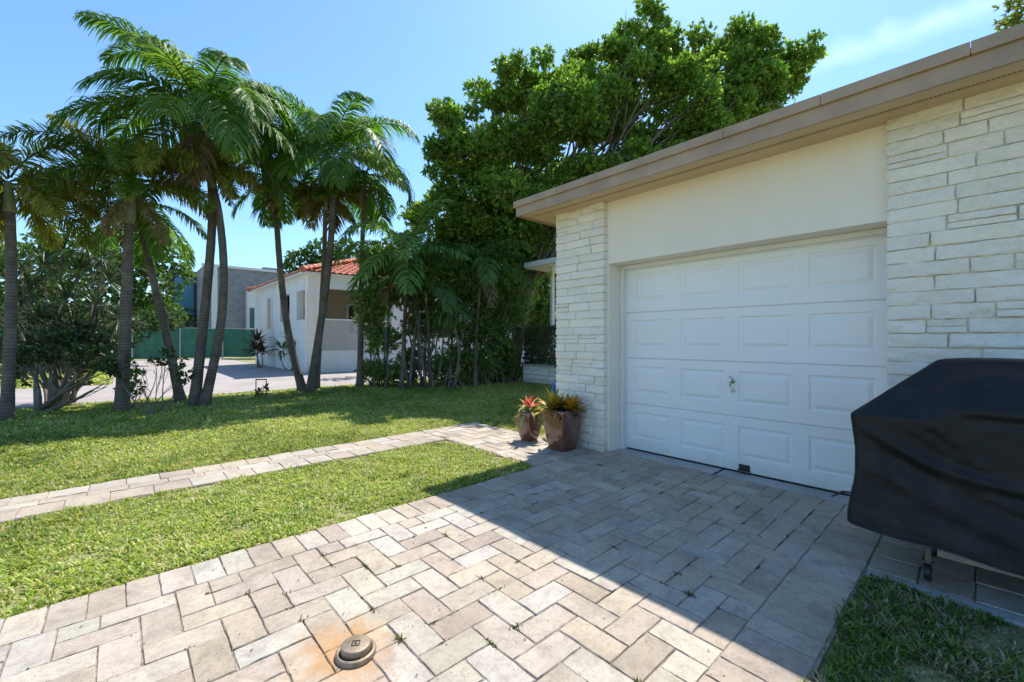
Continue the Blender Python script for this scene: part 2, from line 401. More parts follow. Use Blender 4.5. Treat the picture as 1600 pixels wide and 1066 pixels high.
# ------------------------------------------------------------------ garage building
def gstone(mb, x0, x1, y0, y1, z0, z1, rng, res=.016, r=.011, front='x'):
    """rounded, rough stone block"""
    y0 += .002; y1 -= .002; z0 += .0012; z1 -= .0012
    lo = np.array([x0, y0, z0]); hi = np.array([x1, y1, z1]); V = []; F = []; n0 = 0
    for ax, sd in ((0, 0), (1, 0), (1, 1), (2, 0), (2, 1)):
        u, v = [a for a in range(3) if a != ax]
        nu = max(2, int((hi[u] - lo[u]) / res)) + 1; nv = max(2, int((hi[v] - lo[v]) / res)) + 1
        if ax != 0 and u == 0: nu = min(nu, 7)
        gu, gv = np.meshgrid(np.linspace(lo[u], hi[u], nu), np.linspace(lo[v], hi[v], nv), indexing='ij')
        P = np.zeros((nu * nv, 3)); P[:, u] = gu.ravel(); P[:, v] = gv.ravel(); P[:, ax] = hi[ax] if sd else lo[ax]
        V.append(P); i, j = np.meshgrid(np.arange(nu - 1), np.arange(nv - 1), indexing='ij'); i = i.ravel(); j = j.ravel()
        f = np.stack([i * nv + j, (i + 1) * nv + j, (i + 1) * nv + j + 1, i * nv + j + 1], 1) + n0
        if (ax == 0) ^ (ax == 1) ^ (sd == 0) ^ (ax == 0): f = f[:, ::-1]
        F.append(f); n0 += nu * nv
    P = np.concatenate(V); inner = np.clip(P, lo + r, hi - r); q = P - inner; L = np.linalg.norm(q, axis=1)[:, None]
    P = np.where(L > 1e-9, inner + q / np.maximum(L, 1e-9) * r, P)
    s = rng.integers(1000)
    amp = .0105
    fr = np.clip((x0 + .05 - P[:, 0]) / .05, 0, 1)
    P[:, 0] -= fr * (amp * fbm(P * np.array([1, .7, 1.6]), 13, 3, s) - .006 * np.clip(fbm(P, 34, 2, s + 2) - .55, 0, 1) * 3)
    P[:, 1] += .003 * fbm(P, 30, 2, s + 5); P[:, 2] += .0028 * fbm(P, 26, 2, s + 9)
    mb.add(P, F, np.array([1, 1, 1]) * rng.uniform(.93, 1.03))
def stonework(mb, X, Xb, Y0, Y1, Z0, Z1, seed, course=.097, sl=(.16, .42), r=.011):
    rng = np.random.default_rng(seed); z = Z0; first = True
    while z < Z1 - .02:
        h = course * rng.uniform(.95, 1.05)
        if Z1 - (z + h) < .05: h = Z1 - z
        y = Y1
        while y > Y0 + .001:
            ww = rng.uniform(*sl)
            if y - ww < Y0 + .09: ww = y - Y0
            ww = min(ww, y - Y0); x = X + rng.uniform(-.009, .006)
            if rng.random() < .09 and h > .08:
                hh = h * rng.uniform(.42, .58)
                gstone(mb, x, Xb, y - ww, y, z, z + hh, rng, r=r); gstone(mb, x + rng.uniform(-.006, .006), Xb, y - ww, y, z + hh, z + h, rng, r=r)
            else: gstone(mb, x, Xb, y - ww, y, z, z + h, rng, r=r)
            y -= ww
        z += h
M['mortar'] = simple('dirty_painted_mortar', (.66, .59, .48), .9, 0, .35, 8)
ZS = 2.885
g = thing('garage_building', 'cream stucco garage with white stone piers and a tan flat roof edge', 'building', (4.6, 2, 0))
mb = MB(); stonework(mb, 4.09, 4.3, 2.93, 3.67, -.02, ZS, 3)
o = mb.build('stone_pier', M['stone'], g, smooth=True)
mb = MB(); stonework(mb, 4.09, 4.3, -1.9, .475, -.02, ZS, 8, sl=(.18, .5))
mb.build('stone_wall', M['stone'], g, smooth=True)
mb = MB()
for a, b in ((2.945, 3.655), (-1.88, .46)): MB().box(4.106, 4.31, a, b, 0, ZS - .005).build('mortar', M['mortar'], g)
mb = MB()
mb.box(4.155, 4.6, .3, 2.93, 2.165, ZS)                 # lintel wall above the door
mb.box(4.165, 4.60, 2.91, 3.64, -.02, ZS - .01)        # left jamb and side wall
mb.box(4.312, 11.0, 3.45, 3.648, -.02, ZS - .012)
mb.box(4.315, 4.60, -1.87, .43, -.02, ZS - .008)
mb.box(4.315, 11.0, -2.05, -1.88, -.02, ZS - .009)
mb.box(10.8, 11.01, -1.88, 3.45, -.02, ZS - .011)
mb.build('wall', M['stucco'], g)
# roof: deck, fascia in two steps, soffit with vent strip
EX = 3.70; EY = 4.02
mb = MB(); mb.box(EX + .03, 11.5, -2.5, EY - .03, 3.0, 3.025); mb.build('roof_deck', M['shingle'], g)
mb = MB()
xs_ = [-2.52, -1.4, .05, .78, 1.45, 2.75, EY]
for a, b in zip(xs_[:-1], xs_[1:]):
    mb.box(EX - .022, EX + .004, a + .0015, b - .0015, 2.962, 3.04, bev=.003)
for a, b in ((EX + .004, 6.2), (6.2, 8.9), (8.9, 11.5)): mb.box(a + .0015, b - .0015, EY - .024, EY, 2.962, 3.04, bev=.003)
mb.build('drip_edge', M['fascia'], g)
mb = MB(); mb.box(EX + .004, EX + .03, -2.5, EY - .026, 2.852, 2.963); mb.box(EX + .03, 11.5, EY - .052, EY - .026, 2.852, 2.963)
mb.build('fascia', M['fascia'], g)
mb = MB(); mb.box(EX + .03, 3.90, -2.5, EY - .052, 2.872, 2.90); mb.box(3.955, 4.7, -2.5, EY - .052, 2.874, 2.90)
mb.box(3.90, 3.955, -2.5, EY - .052, 2.884, 2.90)
mb.box(4.7, 11.4, 3.6, EY - .052, 2.875, 2.90)
mb.build('soffit', M['soffit'], g)
mb = MB()
for k in range(300):
    y = -2.4 + k * .021
    for q in (3.915, 3.935): mb.box(q, q + .009, y, y + .013, 2.8825, 2.8836)
mb.build('soffit_vent', M['dark'], g)
# door
DXP = 4.44; DL, DR = 2.86, .44
door = MB().box(DXP + .012, DXP + .05, DR, DL, .0, 2.15).build('garage_door', M['door'], g)
def panel_sheet(mb, y0, y1, z0, z1, panels, X):
    ys = sorted({y0, y1, *[p for q in panels for p in q[:2]]}); zs = sorted({z0, z1, *[p for q in panels for p in q[2:]]})
    for a, b in zip(ys[:-1], ys[1:]):
        for c, d in zip(zs[:-1], zs[1:]):
            if any(abs(a - q[0]) < 1e-6 and abs(c - q[2]) < 1e-6 for q in panels): continue
            mb.add([(X, a, c), (X, a, d), (X, b, d), (X, b, c)], np.array([(0, 1, 2, 3)]))
    for (a, b, c, d) in panels:
        rings = [(0, 0), (.006, .009), (.022, .012), (.028, .010), (.052, .001), (.056, 0.0)]
        pr = None; V = []
        for ins, dep in rings:
            V += [(X + dep, a + ins, c + ins), (X + dep, a + ins, d - ins), (X + dep, b - ins, d - ins), (X + dep, b - ins, c + ins)]
        F = []
        for r_ in range(len(rings) - 1):
            for k in range(4):
                F.append((r_ * 4 + k, r_ * 4 + (k + 1) % 4, r_ * 4 + 4 + (k + 1) % 4, r_ * 4 + 4 + k))
        e = (len(rings) - 1) * 4; F.append((e, e + 1, e + 2, e + 3))
        mb.add(V, np.array(F)[:, ::-1])
SH = .5325
for s_ in range(4):
    mb = MB(); z0 = .012 + s_ * SH; z1 = z0 + SH - .004
    pans = []
    for k in range(4):
        ya = 2.767 - k * .5805; pans.append((ya - .457, ya, z0 + .125 + (.01 if s_ == 0 else 0), z1 - .09))
    panel_sheet(mb, DR + .004, DL - .004, z0 + .006, z1 - .006, pans, DXP)
    for zz, q in ((z0, z0 + .006), (z1, z1 - .006)):
        mb.add([(DXP + .010, DR, zz), (DXP, DR, q), (DXP, DL, q), (DXP + .010, DL, zz)], np.array([(0, 1, 2, 3)]))
    mb.build('door_section', M['door'], door)
mb = MB()
for ya in (2.767, 1.025):
    mb = MB()
    for c_ in (0, .165, .32):
        for k in range(4): mb.box(DXP - .005, DXP + .006, ya - c_ - .13, ya - c_, .03 + k * .024, .041 + k * .024, bev=.002)
    mb.build('door_vent', M['door'], door)
mb = MB(); mb.box(DXP - .002, DXP + .03, DR, DL, -.002, .012); mb.build('bottom_seal', M['dark'], door)
mb = MB(); mb.lathe([(0, 0), (.011, 0), (.011, -.045), (.008, -.05), (0, -.05)], (DXP, 1.66, .885), 16, 'x')
mb.tube([(DXP - .048, 1.66, .83), (DXP - .055, 1.66, .86), (DXP - .055, 1.66, .91), (DXP - .048, 1.66, .94)], [.006, .009, .009, .006], 10)
mb.lathe([(.026, 0), (.026, -.004), (0, -.005)], (DXP, 1.66, .885), 20, 'x')
mb.build('door_handle', M['chrome'], door, smooth=True)
mb = MB(); mb.lathe([(.024, .002), (.024, -.006), (.019, -.010), (.008, -.010), (.007, -.007), (0, -.007)], (DXP, 1.655, .797), 20, 'x'); mb.box(DXP - .0125, DXP - .006, 1.653, 1.657, .789, .805)
mb.build('door_lock', M['chrome'], door, smooth=True)
mb = MB(); mb.box(DXP - .006, DXP, 1.50, 1.60, .035, .085, bev=.002); mb.tube([(DXP - .004, 1.585, .075), (DXP - .035, 1.585, .07), (DXP - .035, 1.515, .07), (DXP - .004, 1.515, .075)], .006, 8)
mb.box(DXP - .03, DXP, 1.495, 1.605, .028, .034)
mb.build('lift_handle', M['darkmetal'], door)
mb = MB(); mb.box(4.385, 4.44, 2.862, 2.908, -.01, 2.163, bev=.003); mb.box(4.385, 4.44, .40, 2.86, 2.118, 2.163, bev=.003); mb.box(4.385, 4.439, .395, .438, -.01, 2.117, bev=.003)
mb.box(4.425, 4.44, 2.848, 2.862, 0, 2.117); mb.box(4.425, 4.4395, .44, 2.847, 2.104, 2.118)
mb.build('door_frame', M['white'], g)

# porch roof of the house beyond the pier
c0 = at(822, 12.9)
t_ = thing('porch_canopy', 'flat white porch canopy on a slim post beyond the garage pier', 'canopy', (c0.x, c0.y, 0))
mb = MB(); mb.box(c0.x, c0.x + 2.2, c0.y - 4, c0.y, 3.42, 3.45, bev=.004); mb.box(c0.x - .05, c0.x + 2.2, c0.y - 4, c0.y + .04, 3.45, 3.60, bev=.01)
mb.build('canopy_roof', M['white'], t_)
pc = at(863, 13.4)
mb = MB(); mb.box(pc.x - .05, pc.x + .05, pc.y - .05, pc.y + .05, -.03, 3.42, bev=.005); mb.build('post', M['white'], t_)
mb = MB(); mb.lathe([(.07, 0), (.07, -.04), (.05, -.07), (0, -.08)], (c0.x + .35, c0.y - .75, 3.42), 16); mb.build('ceiling_lamp', M['white'], t_, smooth=True)

# brick planter with clipped hedge
pl = thing('brick_planter', 'low white painted brick planter box beyond the garage pier', 'planter', (9.6, 8.8, 0))
mb = MB(); stonework(mb, 9.18, 9.36, 7.3, 9.6, -.03, .50, 21, course=.125, sl=(.25, .45), r=.026); mb.build('brick_side', M['stone'], pl, smooth=True)
mb = MB(); mb.box(9.25, 10.4, 7.3, 9.58, -.03, .49); mb.build('planter_body', M['stone'], pl)
M['cap'] = simple('planter_cap', (.42, .36, .30), .7)
mb = MB(); mb.box(9.13, 10.42, 7.25, 9.64, .50, .55, bev=.008); mb.build('planter_cap', M['cap'], pl)

# ------------------------------------------------------------------ foliage helpers
def nrm(v): return v / (np.linalg.norm(v, axis=-1, keepdims=True) + 1e-9)
def leaves(mb, P, D, N, L, W, col, fold=.25, droop=.15):
    """folded rhomb leaves: base P, direction D, normal N (N,3) ; L,W arrays ; col (N,3)"""
    n = len(P); D = nrm(D); S = nrm(np.cross(D, N)); U = np.cross(S, D)
    L = np.broadcast_to(L, (n,))[:, None]; W = np.broadcast_to(W, (n,))[:, None]
    a = P; b = P + D * L * .45 + S * W + U * L * fold * .3; c = P + D * L - np.array([0, 0, 1]) * L * droop; d = P + D * L * .45 - S * W + U * L * fold * .3
    V = np.stack([a, b, c, d], 1).reshape(-1, 3); i = np.arange(n) * 4
    mb.add(V, [np.stack([i, i + 1, i + 2], 1), np.stack([i, i + 2, i + 3], 1)], np.repeat(col, 4, 0))
def rdir(n, rng): return nrm(rng.normal(size=(n, 3)))
def leafcols(n, rng, pal, jit=.15):
    pal = np.array(pal); c = pal[rng.integers(len(pal), size=n)]; return c * rng.uniform(1 - jit, 1 + jit, (n, 1))
def crown(mb, blobs, dens, leafL, leafW, rng, pal, per=7, gap=.1, shell=.5, gsc=1.6, up=.5):
    """blobs: (x,y,z,rx,ry,rz); dens twigs per m2 of blob surface"""
    blobs = np.array(blobs, float)
    for b in blobs:
        r = b[3:6]; n = int(dens * 4 * math.pi * np.mean(r) ** 2)
        u = rdir(n, rng); rad = shell + (1 - shell) * rng.random(n) ** .6
        lump = 1 + .22 * fbm(u * 1.0 + b[:3], 2.6, 2, 4)
        P = b[:3] + u * r * (rad * lump)[:, None]
        keep = fbm(P, gsc, 2, 33) > (-.75 + gap * 2)
        P = P[keep]; u = u[keep]; n = len(P)
        if n == 0: continue
        ax = nrm(u * .6 + rdir(n, rng) * .7 + np.array([0, 0, up]))
        tone = 1 + .25 * fbm(P, 1.3, 2, 51)
        a0 = rng.uniform(0, 6.28, n); t1 = nrm(np.cross(ax, rdir(n, rng))); t2 = np.cross(ax, t1)
        for k in range(per):
            a = a0 + k * 2.4; el = rng.uniform(.15, .9, n) * (1 if k else 0.4)
            D = ax * np.cos(el * 1.4)[:, None] + (t1 * np.cos(a)[:, None] + t2 * np.sin(a)[:, None]) * np.sin(el * 1.4)[:, None]
            L = leafL * rng.uniform(.65, 1.25, n)
            leaves(mb, P + ax * rng.uniform(-.5, .5, (n, 1)) * leafL, D, ax + .35 * rdir(n, rng), L, L * leafW, leafcols(n, rng, pal) * tone[:, None])
def branch_pts(a, b, bend, n=7, rng=RG):
    a = np.array(a, float); b = np.array(b, float); t = np.linspace(0, 1, n)[:, None]
    off = rng.normal(size=3) * bend * np.linalg.norm(b - a); 
    return a + (b - a) * t + off * (t * (1 - t)) * 2 + np.array([0, 0, 1]) * 0
def bark(name, c0, c1, rings=0):
    t = NT(name); c = t.ramp(t.noise(7, 6, .65), [(.3, c0), (.7, c1)])
    c = t.mix(t.ramp(t.noise(2.3, 5), [(.5, 0), (.7, .6)]), c, tuple(min(1, x * 1.5) for x in c1))
    b = t.bump(t.noise(35, 6, .7), .7, .02)
    if rings:
        wv = t.n('ShaderNodeTexWave', wave_type='BANDS', bands_direction='Z'); t.t.links.new(t.tc.outputs['Object'], wv.inputs['Vector'])
        wv.inputs['Scale'].default_value = rings; wv.inputs['Distortion'].default_value = 2.5; wv.inputs['Detail'].default_value = 3
        c = t.mix(t.ramp(wv.outputs['Fac'], [(.02, .5), (.2, 0)]), c, tuple(x * .5 for x in c0)); b = t.bump(wv.outputs['Fac'], .3, .01, b)
    return t.pbr(c, .9, b, 0, .2)
M['bark'] = bark('brown_bark', (.10, .08, .06), (.24, .20, .155))
M['palmbark'] = bark('ringed_palm_bark', (.095, .078, .06), (.20, .165, .13), 5.5)
M['shaft'] = simple('palm_crownshaft', (.32, .42, .12), .4, 0, .2, 3)
M['shaft2'] = simple('foxtail_crownshaft', (.24, .25, .13), .5, 0, .2, 3)
M['palm'] = leafmat('palm_leaf', (.72, .72, .72), .42, .5, (1.05, 1.2, .65), .3)
M['leaf'] = leafmat('tree_leaf', (1, 1, 1), .45, .42, (1.4, 1.6, .8))
M['leafd'] = leafmat('shrub_leaf', (1, 1, 1), .28, .45)
GREEN = [(.055, .11, .018), (.075, .14, .022), (.04, .085, .016), (.10, .15, .025)]
PALMG = [(.13, .26, .04), (.18, .33, .045), (.25, .36, .055), (.09, .19, .03)]
YELP = [(.20, .27, .04), (.30, .33, .05), (.38, .36, .06), (.13, .24, .035), (.42, .35, .09)]

def frond(mb, base, az, el0, L, curl, rng, kind, pal, leafl, wl=.016, n=46, ribs=None):
    """arching pinnate / plumose frond"""
    m = 22; t = np.linspace(0, 1, m); el = el0 - curl * t ** 1.3
    az = az + rng.uniform(-.25, .25) * t
    seg = L / (m - 1); dx = np.cos(el) * np.cos(az); dy = np.cos(el) * np.sin(az); dz = np.sin(el)
    P = np.array(base) + np.cumsum(np.stack([dx, dy, dz], 1) * seg, 0)
    T = np.stack([dx, dy, dz], 1)
    (ribs or mb).tube(P, np.linspace(.018, .004, m), 5, (.16, .19, .06) if kind != 'dead' else (.2, .14, .08), cap=False)
    s0 = .14
    ts = np.repeat(np.linspace(s0, .995, n), 2 if kind == 'pin' else 5)
    ts = np.clip(ts + rng.uniform(-.01, .01, len(ts)), s0, 1); k = len(ts)
    fi = ts * (m - 1); i0 = np.minimum(fi.astype(int), m - 2); fr = (fi - i0)[:, None]
    B = P[i0] * (1 - fr) + P[i0 + 1] * fr; TT = nrm(T[i0] * (1 - fr) + T[i0 + 1] * fr)
    S = nrm(np.cross(TT, np.array([0, 0, 1.0]) + 1e-3)); U = np.cross(S, TT)
    env = np.clip(np.sin(np.pi * np.clip((ts - s0) / (1 - s0) * .8 + .2, 0, 1)) ** .55, .2, 1) * leafl * rng.uniform(.8, 1.1, k)
    if kind == 'pin':
        sd = np.tile([1.0, -1.0], k // 2)[:, None]
        D = nrm(S * sd * .9 + TT * (.35 + .5 * ts[:, None]) + U * .28 + .12 * rng.normal(size=(k, 3)))
        dr_ = .8
    else:
        a = rng.uniform(0, 2 * math.pi, k)[:, None]
        D = nrm((S * np.cos(a) + U * np.sin(a)) * .85 + TT * .55 + .1 * rng.normal(size=(k, 3)))
        dr_ = .32
    N = nrm(U + .3 * rng.normal(size=(k, 3)))
    W = wl * (.78 if kind == 'pin' else .6) * rng.uniform(.8, 1.2, k)[:, None]; side = nrm(np.cross(D, N))
    LL = env[:, None]; g_ = np.array([0, 0, -1.0])
    p0 = B; p1 = B + D * LL * .35 + g_ * LL * dr_ * .06; p2 = B + D * LL * .70 + g_ * LL * dr_ * .35; p3 = B + D * LL * .95 + g_ * LL * dr_ * .85
    V = np.stack([p0 - side * W * .5, p0 + side * W * .5, p1 - side * W, p1 + side * W, p2 - side * W * .8, p2 + side * W * .8, p3], 1).reshape(-1, 3)
    i = np.arange(k) * 7
    F = [np.stack([i, i + 1, i + 3, i + 2], 1), np.stack([i + 2, i + 3, i + 5, i + 4], 1), np.stack([i + 4, i + 5, i + 6], 1)]
    fc = pal[rng.integers(len(pal))]
    col = leafcols(k, rng, [fc, fc, pal[0], pal[1]], .2)
    mb.add(V, F, np.repeat(col, 7, 0))

def palm(name, label, pts, r0, r1, kind, nf, fl, ll, pal, seed, shaft=.55, shaftmat='shaft', spec=(), els=(-.5, 1.35), group='palms', n=64, wl=.02, curl=(1.2, 2.0)):
    """pts: list of (px,py) along the trunk; first is the foot"""
    rng = np.random.default_rng(seed); d = FPX * CAMZ / (pts[0][1] - HZ)
    W = [np.array(at(px, d, py)) for px, py in pts]; W[0][2] = -.06
    # smooth resample
    W = np.array(W); tt = np.linspace(0, len(W) - 1, 40)
    from numpy import interp
    P = np.stack([np.interp(tt, np.arange(len(W)), W[:, k]) for k in range(3)], 1)
    for _ in range(30): P[1:-1] = (P[:-2] + P[2:] + 2 * P[1:-1]) / 4
    depth = np.array([math.sin(R(YAW)), math.cos(R(YAW)), 0]); P += depth * (np.sin(tt / tt[-1] * 2.2) * rng.uniform(-.2, .3))[:, None]
    t = np.linspace(0, 1, 40); rad = r1 + (r0 - r1) * (1 - t) ** 1.2 + r0 * .45 * np.exp(-t * 22)
    thc = math.cos(math.atan((pts[0][0] - 800) / FPX)); rad = rad * (.35 + .65 * thc)
    rad = rad * (1 + .02 * np.sin(np.arange(40) * 2.1))
    root = thing(name, label, 'palm tree', (P[0][0], P[0][1], 0), group)
    MB().tube(P, rad, 14).build('trunk', M['palmbark'], root, smooth=True)
    top = P[-1]; ax = nrm(P[-1] - P[-4])
    q = np.array([top + ax * s * shaft for s in (-.02, .1, .35, .7, 1)])
    MB().tube(q, [rad[-1] * 1.03, rad[-1] * 1.16, rad[-1] * 1.1, rad[-1] * .85, rad[-1] * .5], 12).build('crown_shaft', M[shaftmat], root, smooth=True)
    c = q[-1]; mb = MB(); fl = fl * (.25 + .75 * thc); ll = ll * .92
    for k in range(nf):
        f = k / nf; el = els[1] - (els[1] - els[0]) * f ** .9 + rng.uniform(-.12, .12)
        frond(mb, c - ax * shaft * .15 * f, k * 2.399 + rng.uniform(-.3, .3), el, fl * rng.uniform(.85, 1.12), rng.uniform(*curl) * (1.0 if el > .2 else .6), rng, kind, pal, ll, wl, n)
    for k in range(2):
        frond(mb, c - ax * shaft * .3, rng.uniform(0, 6.28), -.75, fl * .7, .7, rng, kind, [(.30, .20, .10), (.38, .27, .14), (.22, .15, .08)], ll * .7, wl, n // 2)
    for (azd, el, L, cu) in spec:
        frond(mb, c, R(90 - YAW) - R(azd), el, L * (.25 + .75 * thc), cu, rng, kind, pal, ll, wl, n)
    mb.build('crown', M['palm'], root)
    return root
G_ = 'palms in a row on the lawn edge'
palm('palm_tree', 'thick grey palm trunk at the far left edge of the lawn', [(10, 655), (12, 480), (10, 330)], .105, .085, 'fox', 15, 1.75, .36, YELP, 1, .5, 'shaft2', els=(-.6, 1.1), group=G_, n=64)
palm('palm_tree', 'palm with a straight pale trunk rising beside the sparse shrubs', [(190, 641), (203, 470), (206, 350)], .125, .085, 'fox', 16, 1.9, .36, YELP, 2, .85, 'shaft2', spec=[(-85, .85, 2.3, .5)], els=(-.02, 1.15), group=G_, n=64)
palm('palm_tree', 'slim palm leaning left with hanging fronds, left of the twin trunks', [(283, 626), (262, 500), (240, 400), (226, 345)], .10, .07, 'pin', 12, 1.75, .36, PALMG, 3, .4, els=(-.9, .9), group=G_)
palm('palm_tree', 'tallest palm with a bright green shaft and huge arching fronds', [(303, 633), (310, 480), (318, 330), (314, 244)], .105, .078, 'pin', 23, 2.5, .70, PALMG, 4, .85, spec=[(-30, 1.4, 2.5, 1.5), (50, 1.25, 2.3, 1.8)], els=(-.1, 1.45), group=G_, n=100, wl=.021, curl=(1.5, 2.35))
palm('palm_tree', 'palm with a bowed trunk bulging right beside the tallest palm', [(318, 633), (340, 520), (342, 420), (332, 330), (325, 290)], .095, .07, 'fox', 11, 1.2, .28, YELP, 5, .45, 'shaft2', els=(-.25, 1.0), group=G_)
palm('palm_tree', 'slim palm leaning left from the foot of the paired trunks', [(474, 611), (447, 520), (433, 400), (428, 305)], .105, .065, 'pin', 13, 1.35, .36, PALMG, 6, .45, els=(-1.0, .9), group=G_)
palm('palm_tree', 'large palm leaning right with a pale green shaft before the porch', [(484, 612), (500, 500), (514, 390), (518, 290)], .105, .075, 'pin', 22, 2.5, .70, PALMG, 7, .75, spec=[(-60, 1.15, 2.5, 1.7), (20, 1.4, 2.4, 1.8)], els=(-.2, 1.4), group=G_, n=100, wl=.021, curl=(1.5, 2.35))
palm('palm_tree', 'thin palm just behind the large leaning palm', [(494, 608), (502, 500), (508, 400), (509, 330)], .08, .055, 'fox', 10, 1.05, .26, YELP, 8, .4, 'shaft2', els=(-.4, .9), group=G_)
palm('palm_tree', 'upright thin palm standing before the lattice, next to the shrubs', [(562, 604), (561, 500), (560, 400), (566, 290)], .09, .06, 'pin', 12, 1.4, .36, PALMG, 9, .4, els=(-.8, 1.0), group=G_)
palm('areca_palm', 'broad leaved palm spreading over the shrubs beside the lattice', [(627, 606), (628, 520), (632, 415)], .07, .05, 'pin', 16, 2.2, .62, [(.14, .27, .06), (.19, .34, .08), (.25, .39, .10)], 10, .4, els=(-.4, 1.3), group='plants in the property line hedge', n=34, wl=.03)

palm('areca_palm', 'slender palm with arching fronds in the middle of the dark hedge', [(672, 605), (668, 540), (664, 470)], .05, .035, 'pin', 12, 1.7, .5, [(.10, .20, .05), (.14, .26, .06), (.18, .30, .08)], 14, .3, els=(-.3, 1.3), group='plants in the property line hedge', n=34, wl=.026)
palm('areca_palm', 'slender palm rising through the hedge just left of the garage roof tip', [(742, 603), (744, 520), (750, 430)], .05, .035, 'pin', 12, 1.8, .5, [(.08, .17, .04), (.12, .22, .05), (.16, .27, .07)], 15, .3, els=(-.3, 1.3), group='plants in the property line hedge', n=34, wl=.026)

# ------------------------------------------------------------------ shrubs and trees
def tree(name, label, foot, blobs_px, dens, lL, lW, pal, seed, group=None, stems=1, sr=.15, mat='leaf', per=7, gap=.1, cat='tree', spread=.3, nbr=1, shell=.5, yscale=1.0, barkm='bark', gsc=1.6, split=0):
    """foot: world xyz; blobs_px: (px,py,rpx,depth) -> world ellipsoids"""
    rng = np.random.default_rng(seed); foot = np.array(tuple(foot)[:2] + (-.05,))
    bl = []
    for (px, py, rp, d) in blobs_px:
        p = at(px, d, py); r = rp * d / FPX; bl.append((p.x, p.y, p.z, r, r, r * .85 * yscale))
    if split:
        nb = []
        for b in bl:
            for q_ in range(split):
                u_ = rdir(1, rng)[0] * rng.uniform(.35, 1.02); r_ = b[3] * rng.uniform(.28, .48)
                nb.append((b[0] + u_[0] * b[3], b[1] + u_[1] * b[3], b[2] + u_[2] * b[3] * .9, r_, r_, r_ * .75))
        fb = nb
    else: fb = bl
    root = thing(name, label, cat, (foot[0], foot[1], 0), group)
    mb = MB(); order = rng.permutation(len(bl))
    bases = []
    for s in range(stems):
        a = rng.uniform(0, 6.28); bases.append(foot + np.array([math.cos(a), math.sin(a), 0]) * spread * rng.random() * (stems > 1))
    cz = np.mean([b[2] for b in bl]); 
    if stems == 1:
        c = np.mean(np.array(bl)[:, :3], 0); fork = foot + (c - foot) * .42; fork[:2] = foot[:2] + (c - foot)[:2] * .2
        mb.tube(branch_pts(foot, fork, .06, 8, rng), np.linspace(sr, sr * .7, 8), 12)
    for i, b in enumerate(bl):
        st = fork if stems == 1 else bases[i % stems]
        tgt = np.array(b[:3])
        P = branch_pts(st, tgt, .12, 9, rng); mb.tube(P, np.linspace(sr * .26 if stems == 1 else sr, sr * .1, 9), 7)
        for q in range(4):
            k = rng.integers(4, 8); e = tgt + rdir(1, rng)[0] * np.array(b[3:6]) * .85; mb.tube(branch_pts(P[k], e, .15, 6, rng), np.linspace(sr * .13, .006, 6), 5)
    for s in range(len(bl), stems):
        b = bl[rng.integers(len(bl))]; mb.tube(branch_pts(bases[s], np.array(b[:3]) + rng.normal(size=3) * .2, .15, 9, rng), np.linspace(sr * .9, sr * .2, 9), 7)
    mb.build('trunk' if stems == 1 else 'stems', M[barkm], root, smooth=True)
    mb = MB(); crown(mb, fb, dens, lL, lW, rng, pal, per, gap, shell, gsc); mb.build('crown' if stems == 1 else 'foliage', M[mat], root)
    return root

BT = [(712, 190, 42, 12.5), (765, 160, 45, 13), (815, 130, 40, 12.5), (870, 125, 45, 13.5), (930, 115, 48, 13), (905, 165, 60, 12.2), (985, 60, 48, 12.6), (1035, 45, 42, 13.2), (1020, 110, 62, 12.4),
      (1085, 80, 48, 12.8), (1140, 85, 38, 13.4), (1190, 85, 38, 12.8), (1240, 95, 38, 13.2), (1262, 88, 22, 12.8), (1215, 125, 36, 13.4), (1150, 135, 50, 12.9), (1080, 160, 62, 12.6), (990, 190, 72, 13.2), (900, 230, 78, 12.4),
      (820, 200, 70, 12.8), (740, 240, 62, 12.6), (690, 260, 38, 12.2), (800, 290, 80, 12.6), (890, 310, 78, 12.6), (970, 270, 60, 13.5), (730, 320, 62, 12.9), (790, 375, 62, 13.6), (860, 380, 50, 14.5), (690, 345, 45, 13.5), (720, 400, 55, 14), (660, 330, 40, 13.5), (800, 440, 50, 15), (840, 350, 60, 14), (770, 330, 60, 14.5), (745, 120, 0.1, 13),
      (850, 170, 60, 15), (950, 160, 70, 15), (1060, 130, 70, 15), (1120, 170, 45, 12.4), (1180, 145, 40, 13.2), (1225, 150, 28, 13.2), (1060, 215, 50, 12.6), (1120, 195, 40, 12.2), (1165, 175, 36, 12.4), (1205, 160, 30, 12.4), (1000, 245, 50, 12.3), (1100, 150, 40, 12.2), (1190, 120, 34, 12.2), (940, 270, 50, 12.2), (780, 240, 70, 15), (870, 300, 70, 15.5), (1170, 110, 55, 15)]
ft = at(800, 14.0)
tree('shade_tree', 'tall spreading glossy leaved tree towering behind the garage roof', ft, [b for b in BT if b[2] > 1], 66, .125, .27, [(.12, .23, .033), (.17, .29, .042), (.24, .35, .05), (.09, .18, .028), (.31, .37, .06)], 31, sr=.24, per=7, gap=.1, gsc=1.4, split=9, shell=.15)
HG = 'plants in the property line hedge'
DK = [(.10, .19, .035), (.15, .25, .045), (.20, .29, .055)]
